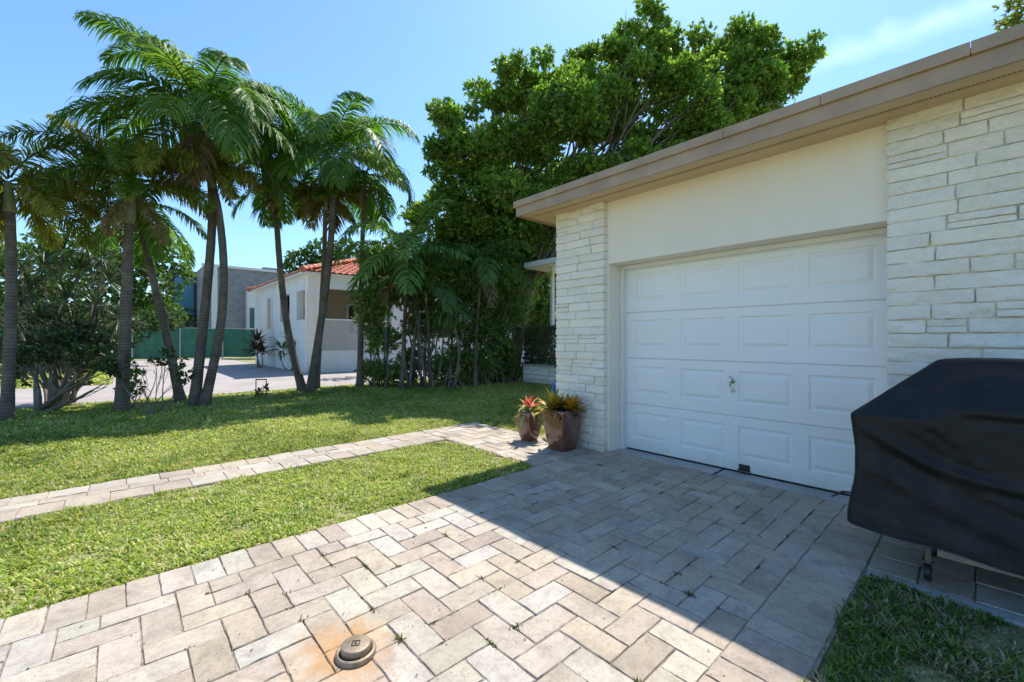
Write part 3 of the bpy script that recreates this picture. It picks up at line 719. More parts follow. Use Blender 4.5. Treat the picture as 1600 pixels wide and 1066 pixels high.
SH_ = [('leafy shrub with upright stems hiding the right end of the lattice', (598, 603), [(590, 470, 32, 12), (598, 530, 24, 12.2), (580, 500, 20, 12.4), (612, 440, 30, 12.2), (610, 585, 22, 11.9), (585, 410, 26, 12.2)], 9, 40),
       ('dense shrub with thin bare stems right of the broad leaved palm', (655, 604), [(650, 450, 40, 12.3), (665, 510, 30, 12.6), (640, 400, 38, 12.4), (645, 560, 18, 12.2), (680, 420, 36, 12.8)], 12, 41),
       ('tall dark shrub in the middle of the hedge row with many stems', (705, 603), [(700, 440, 40, 12.6), (725, 500, 36, 12.6), (700, 560, 28, 12.4), (740, 430, 40, 12.8), (725, 575, 24, 12.4)], 12, 42),
       ('dark shrub with long curved stems left of the porch canopy', (755, 600), [(765, 450, 42, 13), (760, 520, 36, 12.8), (750, 570, 28, 12.6), (790, 480, 34, 13.2), (775, 410, 40, 13.2)], 12, 43),
       ('shrub nearest the planter with arching bare branches', (792, 596), [(805, 440, 30, 13.9), (800, 500, 24, 13.7), (785, 550, 24, 13.4), (815, 415, 26, 14.2), (790, 575, 18, 13.4)], 12, 44),
       ('dark shrub behind the brick planter under the porch canopy', (842, 580), [(845, 445, 26, 17), (838, 485, 26, 17), (862, 470, 24, 17.5), (850, 510, 24, 17), (835, 530, 24, 16.8), (865, 430, 22, 17.5)], 8, 45)]
for lab, (fx, fy), bl, ns, sd in SH_:
    bl = [(a_, b_, c_ * 1.2, d_) for a_, b_, c_, d_ in bl] + [(fx + q_, 585 - abs(q_) * .3, 20, 12 + (fx - 598) * .008) for q_ in (-16, 14)][:1]
    tree('hedge_shrub', lab, ground(fx, fy), bl, 80, .13, .2, DK, sd, HG, ns + 5, .038, 'leafd', 6, .14, 'shrub', .55, shell=.2)

def spiky(mb, c, n, L, W, rng, pal, ax=(0, 0, 1), el=(-.5, 1.4), droop=.5):
    """rosette of strap leaves"""
    c = np.array(c, float)
    for k in range(n):
        az = k * 2.4 + rng.uniform(-.3, .3); e = rng.uniform(*el); l = L * rng.uniform(.75, 1.15); m = 6
        t = np.linspace(0, 1, m); ee = e - droop * t ** 1.5 * (1.2)
        T = np.stack([np.cos(ee) * math.cos(az), np.cos(ee) * math.sin(az), np.sin(ee)], 1)
        P = c + np.cumsum(T, 0) * l / m; S = np.array([-math.sin(az), math.cos(az), 0]); w_ = W * np.array([.6, .95, 1, .8, .5, .04])[:, None]
        U = np.cross(T, S); 
        V = np.concatenate([P - S * w_ - U * w_ * .3 * -1, P, P + S * w_ + U * w_ * .3]); F = []
        i = np.arange(m - 1)
        F = [np.stack([i, i + m, i + m + 1, i + 1], 1), np.stack([i + m, i + 2 * m, i + 2 * m + 1, i + m + 1], 1)]
        mb.add(V, F, np.array(pal[rng.integers(len(pal))]) * rng.uniform(.8, 1.2))
# drooping strap-leaf plant hanging in the hedge
def dracaena(label, foot, heads, L, W, n, pal, seed, group=None, sr=.03, el=(-.6, 1.4), droop=.7, name='dracaena'):
    rng = np.random.default_rng(seed); root = thing(name, label, 'plant', (foot.x, foot.y, 0), group); mb = MB(); ml = MB()
    for (px, py, d) in heads:
        p = np.array(at(px, d, py)); mb.tube(branch_pts((foot.x + rng.uniform(-.1, .1), foot.y + rng.uniform(-.1, .1), -.04), p, .15, 9, rng), np.linspace(sr, sr * .5, 9), 7)
        spiky(ml, p, n, L, W, rng, pal, el=el, droop=droop)
    mb.build('stems', M['bark'], root, smooth=True); ml.build('foliage', M['leafd'], root); return root
dracaena('bright green strap leaved plant hanging in the dark hedge', ground(705, 606), [(703, 485, 11.4)], .85, .022, 70, [(.07, .13, .025), (.09, .17, .03)], 60, HG, .045, (-1.0, 1.3), 1.6)
LG = 'shrubs under the palms at the left'
dracaena('spiky dracaena thicket behind the thick shrub at the left', ground(105, 630), [(45, 460, 9.2), (70, 420, 9.4), (105, 470, 9.0), (125, 425, 9.6), (150, 480, 9.2), (90, 500, 8.8), (60, 505, 9), (170, 440, 9.7), (135, 385, 9.8), (35, 410, 9.5), (185, 500, 9.4), (115, 520, 9), (100, 395, 9.5), (160, 405, 9.9), (25, 500, 9.3)], .55, .02, 46, [(.045, .08, .02), (.07, .11, .03), (.035, .065, .018)], 61, LG, .035, (-.9, 1.4), .5)
tree('thick_stemmed_shrub', 'shrub with thick bare twisted stems beside the far left palm', ground(78, 641), [(60, 545, 28, 8.0), (105, 540, 30, 7.9), (145, 560, 26, 7.8), (170, 580, 18, 7.7), (30, 560, 18, 8.1), (130, 525, 26, 8.3), (90, 520, 24, 8.4), (160, 600, 9, 7.7), (45, 585, 20, 8.6), (120, 590, 18, 8.6), (160, 540, 22, 8.2), (75, 500, 26, 8.8)], 75, .10, .26, [(.05, .09, .02), (.08, .13, .03), (.035, .065, .016)], 62, LG, 9, .05, 'leafd', 6, .1, 'shrub', .25, shell=.2)
tree('sparse_shrub', 'sparse twiggy shrub with pale leaves between two palm trunks', ground(240, 647), [(215, 590, 16, 7.6), (245, 575, 18, 7.7), (275, 572, 16, 7.8), (292, 590, 12, 7.9), (230, 615, 11, 7.6), (185, 572, 20, 7.8), (262, 556, 15, 8)], 60, .085, .3, [(.07, .11, .03), (.10, .15, .045), (.04, .07, .02)], 63, LG, 9, .014, 'leafd', 6, .2, 'shrub', .2, shell=.2)
tree('sparse_shrub', 'small dark shrub against the foot of the second palm', ground(206, 640), [(205, 607, 16, 8.4), (212, 585, 14, 8.4)], 80, .08, .3, DK, 64, LG, 4, .012, 'leafd', 6, .1, 'shrub', .12, shell=.2)
tree('small_shrub', 'tiny low shrub behind the small metal frame on the lawn', ground(408, 622), [(405, 612, 7, 9.7), (414, 606, 6, 9.7)], 130, .06, .3, GREEN, 65, LG, 3, .008, 'leafd', 5, .1, 'shrub', .08, shell=.1)
tree('background_tree', 'bushy light green tree behind the palms at the left', at(150, 21), [(60, 420, 60, 20), (130, 400, 55, 20.5), (200, 400, 50, 20), (255, 400, 34, 21), (280, 430, 20, 21), (230, 450, 45, 20), (160, 470, 60, 19.5), (80, 480, 60, 20), (20, 450, 60, 21), (250, 490, 30, 22)], 16, .20, .3, [(.08, .14, .025), (.11, .18, .03), (.06, .11, .02)], 66, sr=.22, per=6, gap=.12)
tree('background_tree', 'dark rounded tree rising behind the tiled house', at(510, 34), [(470, 410, 24, 33), (505, 402, 28, 34), (545, 400, 28, 33), (585, 405, 26, 34), (445, 418, 12, 33), (525, 425, 30, 33)], 12, .28, .3, [(.05, .10, .02), (.07, .13, .025)], 67, sr=.3, per=6, gap=.1)
tree('background_hedge', 'yellow green hedge standing above the green mesh fence', at(255, 37), [(240, 480, 18, 37), (265, 488, 18, 37), (288, 492, 16, 37), (215, 470, 20, 38), (300, 505, 10, 37)], 14, .25, .3, [(.12, .17, .03), (.16, .19, .035)], 68, stems=8, sr=.05, per=6, cat='hedge', spread=2)
tree('overhanging_tree', 'leafy branch tips showing above the roof at the far right', at(1640, 9), [(1645, 5, 62, 9.0), (1690, 40, 60, 9.5)], 55, .12, .22, [(.09, .15, .02), (.15, .18, .025), (.20, .17, .03)], 69, sr=.14, per=7, gap=.1)
tree('background_shrub', 'broad dark green shrub on the far side of the pavement at the left', at(80, 17), [(15, 520, 36, 17), (60, 515, 36, 17.5), (105, 525, 34, 17), (145, 520, 34, 17.3), (180, 530, 28, 17.6), (35, 555, 26, 16.8), (90, 558, 24, 17), (140, 558, 22, 17.2), (230, 505, 22, 18.5), (262, 500, 20, 19)], 26, .17, .28, [(.07, .13, .03), (.10, .17, .035), (.05, .10, .02)], 81, stems=9, sr=.04, per=6, cat='shrub', spread=1.6, mat='leafd')
# hedge on the planter (clipped block)
rng = np.random.default_rng(70); mb = MB(); n = 9000
P = rng.uniform((9.22, 7.35, .5), (10.3, 9.55, 1.62), (n, 3)); f = rng.integers(0, 4, n)
P[f == 0, 0] = 9.22; P[f == 1, 1] = 9.55; P[f == 2, 2] = 1.62; P += .035 * rng.normal(size=P.shape) + .05 * fbm(P, 3, 2, 3)[:, None]
leaves(mb, P, rdir(n, rng) + np.array([-.4, .1, .4]), rdir(n, rng), .07, .022, leafcols(n, rng, [(.03, .055, .014), (.05, .08, .02), (.07, .10, .025)]))
hd = thing('clipped_hedge', 'dark clipped hedge growing in the white brick planter', 'hedge', (9.7, 8.5, .5))
mb.build('foliage', M['leafd'], hd)
mb = MB()
for k in range(26):
    x, y = rng.uniform(9.3, 10.2), rng.uniform(7.4, 9.4); mb.tube(branch_pts((x, y, .5), (x + rng.uniform(-.2, .2), y + rng.uniform(-.2, .2), 1.45), .1, 6, rng), np.linspace(.014, .005, 6), 5)
mb.build('stems', M['bark'], hd)

# far trees behind everything
rng = np.random.default_rng(80); mb = MB(); bl = []
for k in range(46):
    px = -120 + k * 24 + rng.uniform(-10, 10)
    if 300 < px < 470: continue
    d = rng.uniform(46, 60); p = at(px, d, rng.uniform(492, 512)); r = rng.uniform(1.8, 2.8); bl.append((p.x, p.y, p.z, r, r, r))
crown(mb, bl, 5, .42, .3, rng, GREEN, 5, .05, .4)
tag(mb.build('far_treeline', M['leaf']), 'low distant line of green trees behind the houses', 'trees', kind='stuff')

# ------------------------------------------------------------------ grass
t = NT('grass_blade'); p = t.n('ShaderNodeBsdfPrincipled'); t.set(p, 'Base Color', t.attr()); t.set(p, 'Roughness', .5); t.set(p, 'Specular IOR Level', .35)
l = t.n('ShaderNodeBsdfTranslucent'); t.set(l, 'Color', t.mix(1, t.attr(), (1.7, 1.6, 1.0), 'MULTIPLY')); m_ = t.n('ShaderNodeMixShader'); m_.inputs[0].default_value = .38
t.t.links.new(p.outputs[0], m_.inputs[1]); t.t.links.new(l.outputs[0], m_.inputs[2]); t.t.links.new(m_.outputs[0], t.out.inputs[0]); M['grass'] = t.m
GP = np.array([(.13, .22, .025), (.20, .30, .035), (.27, .36, .05), (.36, .42, .08), (.44, .42, .14), (.24, .34, .045), (.52, .46, .28), (.32, .41, .065), (.15, .23, .035)])
def blades(mb, x, y, rng, H=.045, W=.0035, bare=None, green=None, zb=-.018):
    n = len(x); P = np.stack([x, y, np.full(n, zb)], 1)
    az = rng.uniform(0, 2 * math.pi, n); lean = rng.uniform(.5, 1.5, n); h = H * rng.uniform(.55, 1.35, n) * (1 + .35 * vnoise(P, 3.5, 2) + .45 * vnoise(P, 16, 12))
    D = np.stack([np.cos(az), np.sin(az), np.zeros(n)], 1); S = np.stack([-np.sin(az), np.cos(az), np.zeros(n)], 1); Z = np.array([0, 0, 1.0])
    Ls = np.sin(lean)[:, None]; Lc = np.cos(lean)[:, None]; hh = h[:, None]; w_ = (W * rng.uniform(.7, 1.4, n))[:, None]
    m1 = P + D * hh * .35 * Ls + Z * hh * .6 * (Lc * .6 + .4); m2 = P + D * hh * 1.05 * Ls + Z * hh * (.95 * Lc + .12)
    V = np.stack([P - S * w_ * .7, P + S * w_ * .7, m1 + S * w_, m1 - S * w_, m2], 1).reshape(-1, 3); i = np.arange(n) * 5
    nz = fbm(P, 1.4, 3, 9); nz2 = fbm(P, 7, 2, 19)
    pal = GP if green is None else green
    nz3 = fbm(P, 26, 2, 29)
    k = np.clip(((rng.random(n) * .7 + .15 + nz * .22 + nz2 * .2 + nz3 * .3) * len(pal)).astype(int), 0, len(pal) - 1)
    col = pal[k] * rng.uniform(.75, 1.25, (n, 1)) * (1 + .18 * nz + .2 * nz3)[:, None]
    mb.add(V, [np.stack([i, i + 1, i + 2, i + 3], 1), np.stack([i + 3, i + 2, i + 4], 1)], np.repeat(col, 5, 0))
rng = np.random.default_rng(90)
def edge(x, s=1.0, k=0): return .03 * s * vnoise(np.stack([x, x * 0 + k, x * 0], 1), 6, 4) + .014 * vnoise(np.stack([x, x * 0 + k, x * 0], 1), 25, 5)
FV = (math.sin(R(YAW)), math.cos(R(YAW)))
def inview(x, y, m=420):
    d = x * FV[0] + y * FV[1]; l = x * FV[1] - y * FV[0]
    return (d > .15) & (np.abs(l) < d * (800 + m) / FPX)
mb = MB()
# strip between path and driveway
n = 180000; x = rng.uniform(-3.3, 3.35, n); y = rng.uniform(3.0, 4.76, n)
r1 = 3.14 - .9 * np.clip(y - 4.25, 0, 1) ** 1.5 
k = (y > 3.075 + edge(x)) & (y < 4.69 + edge(x, 1, 5) - .12 * np.clip(x - 2.4, 0, 1)) & (x < r1 + edge(y, 2, 9)) & inview(x, y); x, y = x[k], y[k]
kk = rng.random(len(x)) < 1.1 + fbm(np.stack([x, y, x * 0], 1), 5, 2, 77) * .9; x, y = x[kk], y[kk]
blades(mb, x[: int(len(x) * .75)], y[: int(len(x) * .75)], rng, .036, .0043)
# main lawn, thinner with distance
for (y0, y1, dn, H, W) in ((5.35, 6.6, 5200, .036, .0048), (6.6, 8.4, 3200, .036, .0075), (8.4, 10.4, 2400, .04, .009), (10.4, 12.3, 1700, .045, .012)):
    x0, x1 = -6.5, 9.0; n = int((x1 - x0) * (y1 - y0) * dn); x = rng.uniform(x0, x1, n); y = rng.uniform(y0, y1, n)
    k = inview(x, y) & (y > 5.365 + edge(x, 1, 3)) & (y < 12.22 + edge(x, 2, 6)) & ~((x > 9.1) & (y < 9.7)); blades(mb, x[k], y[k], rng, H, W)
# lawn between house and hedge, right of the path end
n = 60000; x = rng.uniform(4.12, 9.1, n); y = rng.uniform(4.1, 9.9, n); k = (x / y < 1.2); blades(mb, x[k & (y < 5.35)], y[k & (y < 5.35)], rng, .05, .006)
# grass beyond the neighbour's concrete
n = 40000; x = rng.uniform(-14, -.3, n); y = rng.uniform(17.1, 34, n); k = inview(x, y); blades(mb, x[k], y[k], rng, .12, .03)
tag(mb.build('lawn_grass', M['grass']), 'sunlit short green lawn grass on both sides of the paver path', 'grass', kind='stuff')
mb = MB()
n = 90000; x = rng.uniform(.9, 3.08, n); y = rng.uniform(-1.6, .46, n)
N3 = np.stack([x, y, x * 0], 1); cov = fbm(N3, 3.2, 3, 61)
k = (y < .435 + edge(x)) & (x < 3.03 + .05 * vnoise(N3, 6, 8)) & inview(x, y) & (cov + rng.uniform(-.3, .3, n) > -.28 + .42 * np.clip((.25 - y) * 2, -1, 1) * (x > 2.1)); 
blades(mb, x[k], y[k], rng, .045, .0038, green=np.array([(.08, .16, .025), (.12, .21, .03), (.16, .25, .04), (.07, .12, .02), (.32, .26, .17)]))
n = 26000; x = rng.uniform(.9, 3.08, n); y = rng.uniform(-1.6, .43, n); k = inview(x, y)
blades(mb, x[k], y[k], rng, .022, .0024, green=np.array([(.34, .28, .19), (.24, .19, .13), (.42, .37, .27), (.16, .13, .09), (.12, .16, .04)]))
tag(mb.build('side_grass', M['grass']), 'shaded patchy grass in the corner below the covered grill', 'grass', kind='stuff')
# weeds and moss in the joints
mb = MB(); 
for q_ in range(170):
    gx = DX0 + .05 + rng.integers(17, 48) * A_; gy = DY0 + 2 * A_ + rng.integers(1, 15) * A_
    al = rng.random() < .5; n = int(5 + 60 * rng.random() ** 3); sx_, sy_ = (.018, .0035) if al else (.0035, .018)
    blades(mb, gx + rng.normal(0, sx_, n), gy + rng.normal(0, sy_, n), rng, rng.uniform(.008, .02), .0022, zb=-.006, green=np.array([(.10, .14, .03), (.14, .20, .04), (.12, .09, .05), (.08, .06, .035), (.06, .045, .025)]))
tag(mb.build('joint_weeds', M['grass']), 'tiny weeds growing in the joints between the driveway pavers', 'weeds', kind='stuff')

# ------------------------------------------------------------------ small debris on the paving
rng = np.random.default_rng(95); mb = MB(); n = 260
P = np.stack([rng.uniform(-.3, 4.1, n), rng.uniform(.5, 3.0, n), np.full(n, .003)], 1); s_ = rng.uniform(.004, .014, n) * (1 + 1.2 * (rng.random(n) < .06))
D = rdir(n, rng); D[:, 2] *= .12; leaves(mb, P, D, np.tile([0, 0, 1.0], (n, 1)) + .3 * rdir(n, rng), s_, s_ * .35, leafcols(n, rng, [(.14, .09, .05), (.08, .055, .035), (.22, .17, .09), (.10, .11, .04)]), droop=0)
tag(mb.build('fallen_leaves', M['leafd']), 'tiny dry leaves and crumbs scattered over the driveway pavers', 'leaf litter', kind='stuff')

# ------------------------------------------------------------------ drain cap
vc = ground(556, 1022)
t_ = thing('drain_cap', 'round brown cleanout cap set in the rust stained pavers', 'drain cap', (vc.x, vc.y, 0))
t = NT('weathered_brass'); M['brass'] = t.pbr(t.ramp(t.noise(30, 5), [(.3, (.20, .15, .095)), (.7, (.34, .27, .19))]), .5, t.bump(t.noise(120, 4), .3, .002), .35)
mb = MB(); mb.lathe([(.079, -.01), (.081, .010), (.078, .018), (.070, .021), (.064, .019), (.061, .006), (0, .006)], (vc.x, vc.y, 0), 48); mb.build('outer_ring', M['brass'], t_, smooth=True)
mb = MB(); mb.lathe([(.052, .005), (.0585, .012), (.0585, .038), (.056, .043), (.052, .0445), (.0, .0445)], (vc.x, vc.y, 0), 48); mb.build('cap', M['brass'], t_, smooth=True)
mb = MB()
a = R(-35)
def q(u, v, z0, z1, hw, hh):
    c, s = math.cos(a), math.sin(a); V = []
    for z in (z0, z1):
        for du, dv in ((-hw, -hh), (hw, -hh), (hw, hh), (-hw, hh)):
            U, W_ = u + du, v + dv; V.append((vc.x + U * c - W_ * s, vc.y + U * s + W_ * c, z))
    mb.add(V, np.array([(0, 3, 2, 1), (4, 5, 6, 7), (0, 1, 5, 4), (1, 2, 6, 5), (2, 3, 7, 6), (3, 0, 4, 7)]))
for (u, v, hw, hh) in ((0, .014, .016, .0022), (0, -.014, .016, .0022), (-.014, 0, .0022, .014), (.014, 0, .0022, .014), (0, 0, .005, .005)): q(u, v, .044, .0462, hw, hh)
mb.build('key_mark', M['darkmetal'], t_)

# ------------------------------------------------------------------ pots
t = NT('glazed_ceramic'); c = t.ramp(t.noise(5, 5, .6, .8), [(.3, (.12, .040, .028)), (.6, (.19, .075, .045)), (.8, (.26, .13, .06))]); M['glaze'] = t.pbr(c, .16, t.bump(t.noise(14, 3), .12, .004), 0, .6, .5)
M['potsoil'] = simple('potting_soil', (.035, .022, .015), .95, 0, .3, 40, .8, .01)
def pot(label, cx, cy, H, wt, wm, wb, grp, rz=0):
    root = thing('ceramic_pot', label, 'plant pot', (cx, cy, 0), grp)
    prof = [(wb * .96, 0), (wb, .01 * H), (wb + (wm - wb) * .55, .25 * H), (wm, .55 * H), (wt - .003, .8 * H), (wt, .97 * H), (wt - .004, H), (wt - .018, H), (wt - .024, H - .02), (wt - .03, H * .88)]
    def ring(w_, z):
        c = min(.022, w_ * .2); P = []
        for sx, sy, a0 in ((1, 1, 0), (-1, 1, 90), (-1, -1, 180), (1, -1, 270)):
            for k in range(4): aa = R(a0 + k * 30); P.append((cx + sx * (w_ - c) + c * math.cos(aa), cy + sy * (w_ - c) + c * math.sin(aa), z))
        return P
    V = []; 
    for w_, z in prof: V += ring(w_, z)
    m = 16; F = [(r_ * m + k, r_ * m + (k + 1) % m, (r_ + 1) * m + (k + 1) % m, (r_ + 1) * m + k) for r_ in range(len(prof) - 1) for k in range(m)]
    MB().add(V, np.array(F)).build('vessel', M['glaze'], root, smooth=True)
    V = ring(wt - .028, H * .91); MB().add(V, np.arange(m)[None, :]).build('soil', M['potsoil'], root)
    return root
pot('tall square reddish brown glazed pot against the stone pier', 3.845, 3.345, .475, .168, .158, .115, 'glazed pots by the pier')
pot('smaller square dark red glazed pot left of the big one', 3.875, 3.93, .37, .125, .122, .078, 'glazed pots by the pier')
M['plantleaf'] = leafmat('colourful_leaf', (1, 1, 1), .3, .35, (1.3, 1.3, 1.0))
def rosette(name, label, c, parts, seed, cat='plant'):
    rng = np.random.default_rng(seed); root = thing(name, label, cat, c)
    for nm, kw in parts:
        mb = MB(); 
        for s in kw: spiky(mb, (c[0] + s[0], c[1] + s[1], c[2] + s[2]), s[3], s[4], s[5], rng, s[6], el=s[7], droop=s[8])
        mb.build(nm, M['plantleaf'], root, smooth=True)
GRB = [(.16, .26, .05), (.22, .30, .07), (.30, .34, .10)]; YC = [(.55, .33, .02), (.62, .42, .03), (.35, .30, .03), (.50, .25, .02)]; DKP = [(.07, .025, .03), (.12, .04, .03), (.05, .04, .02)]
rosette('bromeliad', 'bromeliad with a red centre and pale green strap leaves', (3.875, 3.93, .34), [('foliage', [(0, 0, 0, 20, .34, .02, GRB, (-.1, 1.1), 1.5)]), ('flower', [(0, 0, .05, 34, .20, .015, [(.60, .07, .04), (.72, .22, .14), (.62, .05, .03), (.75, .40, .30)], (.35, 1.5), .35)])], 5)
rosette('croton', 'yellow leaved croton on the left side of the big pot', (3.77, 3.43, .43), [('foliage', [(0, 0, 0, 26, .27, .034, YC, (.1, 1.4), .5), (0, 0, .05, 8, .26, .028, GRB, (.5, 1.5), .3), (.05, -.04, .02, 18, .24, .03, YC, (.4, 1.5), .4)])], 6)
rosette('dark_leaf_plant', 'low dark purple leaved plant in the middle of the big pot', (3.80, 3.30, .43), [('foliage', [(0, 0, 0, 28, .24, .02, DKP, (.0, 1.2), .6), (-.04, -.05, 0, 12, .16, .012, DKP, (.0, 1.2), .6)])], 7)
rosette('croton', 'orange and green croton on the right side of the big pot', (3.91, 3.25, .43), [('foliage', [(0, 0, 0, 24, .25, .036, YC[:2] + [(.60, .24, .02), (.14, .18, .03)], (.2, 1.4), .4), (0, 0, -.01, 8, .2, .02, [(.08, .12, .03)], (.0, .5), .5), (-.05, .03, .02, 16, .22, .03, YC, (.4, 1.5), .4)])], 8)
# hose coil by the side wall
t_ = thing('garden_hose', 'coil of blue garden hose just behind the stone pier', 'hose', (4.33, 3.92, 0))
M['blue'] = simple('blue_hose', (.04, .14, .42), .4); pts = []
for k in range(160):
    a = k * .2; pts.append((4.40 + .025 * math.cos(k * .31) + .10 * math.cos(a) * .3, 3.86 + .16 * math.cos(a) * (1 + .1 * math.sin(k * .17)), .58 + .15 * math.sin(a + .1 * math.sin(k)) + .02 * math.sin(k * .23)))
MB().tube(pts, .011, 8).build('hose_coil', M['blue'], t_, smooth=True)
MB().tube([(4.40, 3.66, .71), (4.40, 3.90, .71), (4.40, 3.92, .75)], .010, 8).build('wall_hook', M['white'], t_)

# ------------------------------------------------------------------ small metal frame on the lawn
c = ground(408, 621); 
t_ = thing('metal_frame', 'small dark U shaped metal frame standing in the lawn', 'sign frame', (c.x, c.y, 0))
ux = np.array([math.cos(R(YAW)), -math.sin(R(YAW))]) * .115
pp = [(c.x - ux[0], c.y - ux[1], -.03), (c.x - ux[0], c.y - ux[1], .40), (c.x + ux[0], c.y + ux[1], .40), (c.x + ux[0], c.y + ux[1], -.03)]
for k in (0, 2): MB().tube([pp[k], pp[k + 1]], .011, 6).build('leg', M['rustmetal'], t_)
MB().tube([pp[1], pp[2]], .014, 6).build('crossbar', M['rustmetal'], t_)
MB().tube([(pp[0][0], pp[0][1], .14), (pp[3][0], pp[3][1], .14)], .008, 6).build('crossbar', M['rustmetal'], t_)

# ------------------------------------------------------------------ grill and cover
gr = thing('grill', 'grill cart on casters standing under the black cover', 'grill', (3.45, -.3, 0))
GX0, GX1, GY0, GY1 = 3.14, 3.66, -.92, .36
M['cart'] = simple('cart_panel', (.30, .25, .21), .5); M['rustleg'] = simple('brown_leg', (.20, .15, .11), .5, .3); M['rubber'] = simple('black_rubber', (.02, .02, .02), .5)
mb = MB(); mb.box(GX0 - .03, GX1, GY0 - .3, GY1 - .20, .172, .225, bev=.004); mb.build('bottom_shelf', M['cart'], gr)
mb = MB(); mb.box(GX0 + .03, GX1 - .02, GY0 + .02, GY1 - .16, .22, .80); mb.build('cabinet', M['darkmetal'], gr)
mb = MB(); mb.box(GX0, GX1, GY0 - .25, GY1 + .02, .80, .84); mb.build('side_shelf', M['darkmetal'], gr)
mb = MB(); mb.box(GX0 + .08, GX1 - .04, GY0 + .1, GY1 - .25, .84, 1.12, bev=.06); mb.build('lid', M['darkmetal'], gr)
for (x, y) in ((3.22, .20), (3.60, .20), (3.22, -.86), (3.60, -.86)):
    lg = MB().box(x - .013, x + .013, y - .013, y + .013, .095, .80, bev=.003).build('leg', M['rustleg'], gr)
    cs = MB().lathe([(.0, .095), (.024, .095), (.024, .088), (.012, .082), (0, .082)], (x, y, 0), 14).box(x - .030, x + .022, y - .021, y - .018, .03, .09).box(x - .030, x + .022, y + .018, y + .021, .03, .09).build('caster', M['chrome'], gr)
    MB().lathe([(.0, -.015), (.036, -.015), (.045, -.010), (.045, .010), (.036, .015), (0, .015)], (x - .02, y, .046), 22, 'y').build('wheel', M['rubber'], cs, smooth=True)
# cover: rings from the top plateau to the hem
t = NT('black_vinyl'); c = t.ramp(t.noise(3, 5), [(.3, (.008, .009, .010)), (.7, (.014, .014, .015))])
sp = t.math('MULTIPLY', t.ramp(t.voro(26), [(.025, 1), (.05, 0)]), t.ramp(t.noise(5, 2), [(.5, 0), (.62, 1)]))
c = t.mix(t.math('MULTIPLY', sp, .5), c, (.35, .35, .33)); c = t.mix(t.ramp(t.noise(6, 7, .75), [(.5, 0), (.8, .4)]), c, (.06, .055, .05))
b = t.bump(t.noise(400, 2), .12, .001); b = t.bump(t.noise(16, 4, .6, 1.5, t.stretch((1, .5, 1.4))), .35, .008, b); b = t.bump(t.noise(7, 5, .6, .6), .35, .02, b); M['cover'] = t.pbr(c, .55, b, 0, .3)
CX0, CX1, CY0, CY1 = 3.045, 3.74, -1.28, .51
def rrect(x0, x1, y0, y1, r, n):
    per = []; 
    S = [((x0 + r, y1), (x1 - r, y1)), ((x1, y1 - r), (x1, y0 + r)), ((x1 - r, y0), (x0 + r, y0)), ((x0, y0 + r), (x0, y1 - r))]
    cs = [(x0 + r, y1 - r, 180), (x1 - r, y1 - r, 90), (x1 - r, y0 + r, 0), (x0 + r, y0 + r, -90)]
    return S
def ring_pts(x0, x1, y0, y1, z, r, N=(26, 64)):
    """fixed topology: nx per x-side, ny per y-side, 6 per corner"""
    P = []; nc = 6; nx, ny = N
    def arc(cx, cy, a0): 
        for k in range(nc): a = R(a0 - 90 * k / (nc - 1)); P.append((cx + r * math.cos(a), cy + r * math.sin(a), z))
    arc(x0 + r, y1 - r, 180)
    for k in range(1, nx): P.append((x0 + r + (x1 - x0 - 2 * r) * k / nx, y1, z))
    arc(x1 - r, y1 - r, 90)
    for k in range(1, ny): P.append((x1, y1 - r - (y1 - y0 - 2 * r) * k / ny, z))
    arc(x1 - r, y0 + r, 0)
    for k in range(1, nx): P.append((x1 - r - (x1 - x0 - 2 * r) * k / nx, y0, z))
    arc(x0 + r, y0 + r, -90)
    for k in range(1, ny): P.append((x0, y0 + r + (y1 - y0 - 2 * r) * k / ny, z))
    return np.array(P)
TX0, TX1, TY0, TY1 = 3.27, 3.60, -.90, .17
rings = []
def lerp(a, b, t): return a + (b - a) * t
NR1, NR2 = 22, 40
for k in range(5):      # plateau
    f = k / 5; s = max(f, .02); cx, cy = (TX0 + TX1) / 2, (TY0 + TY1) / 2
    rings.append(ring_pts(cx - (TX1 - TX0) / 2 * s, cx + (TX1 - TX0) / 2 * s, cy - (TY1 - TY0) / 2 * s, cy + (TY1 - TY0) / 2 * s, 1.185 + .003 * (1 - f), .03 * s))
for k in range(NR1 + 1):   # sloping shoulder: ends run down to the shelf, front falls over the lid
    f = k / NR1
    A = ring_pts(TX0, TX1, TY0, TY1, 0, .03); B = ring_pts(CX0, CX1, CY0, CY1, 0, .04)
    P = lerp(A, B, f)
    z = 1.18 - .31 * f - .004 * math.sin(math.pi * f) 
    P[:, 2] = z
    # front lid bulges: lid fold stays further out at mid height
    y = P[:, 1]; mid = np.clip((.22 - y) / .18, 0, 1) * np.clip((y + 1.0) / .2, 0, 1)
    front = np.clip((TX0 + .02 - P[:, 0]) / .2, 0, 1) * (P[:, 0] < TX0 + .05)
    P[:, 2] += mid * front * (.10 * math.sin(math.pi * f ** .8) + .06 * f)
    rings.append(P)
for k in range(1, NR2 + 1):
    f = k / NR2; P = ring_pts(CX0, CX1, CY0, CY1, 0, .04)
    y = P[:, 1]; ztop = rings[4 + NR1 + 1][:, 2]
    hem = .262 - .055 * np.clip((.5 - y) / .9, 0, 1) ** .8 + .004 * np.sin(y * 14)
    P[:, 2] = ztop * (1 - f) + hem * f
    cx, cy = (CX0 + CX1) / 2, (CY0 + CY1) / 2
    infl = -.022 * math.sin(math.pi * min(1, f * 1.1)) + .012 * f ** 2
    out = np.stack([np.sign(P[:, 0] - cx) * (np.abs(P[:, 0] - cx) > .25), np.sign(P[:, 1] - cy) * (np.abs(P[:, 1] - cy) > .8)], 1)
    P[:, :2] += out * infl
    rings.append(P)
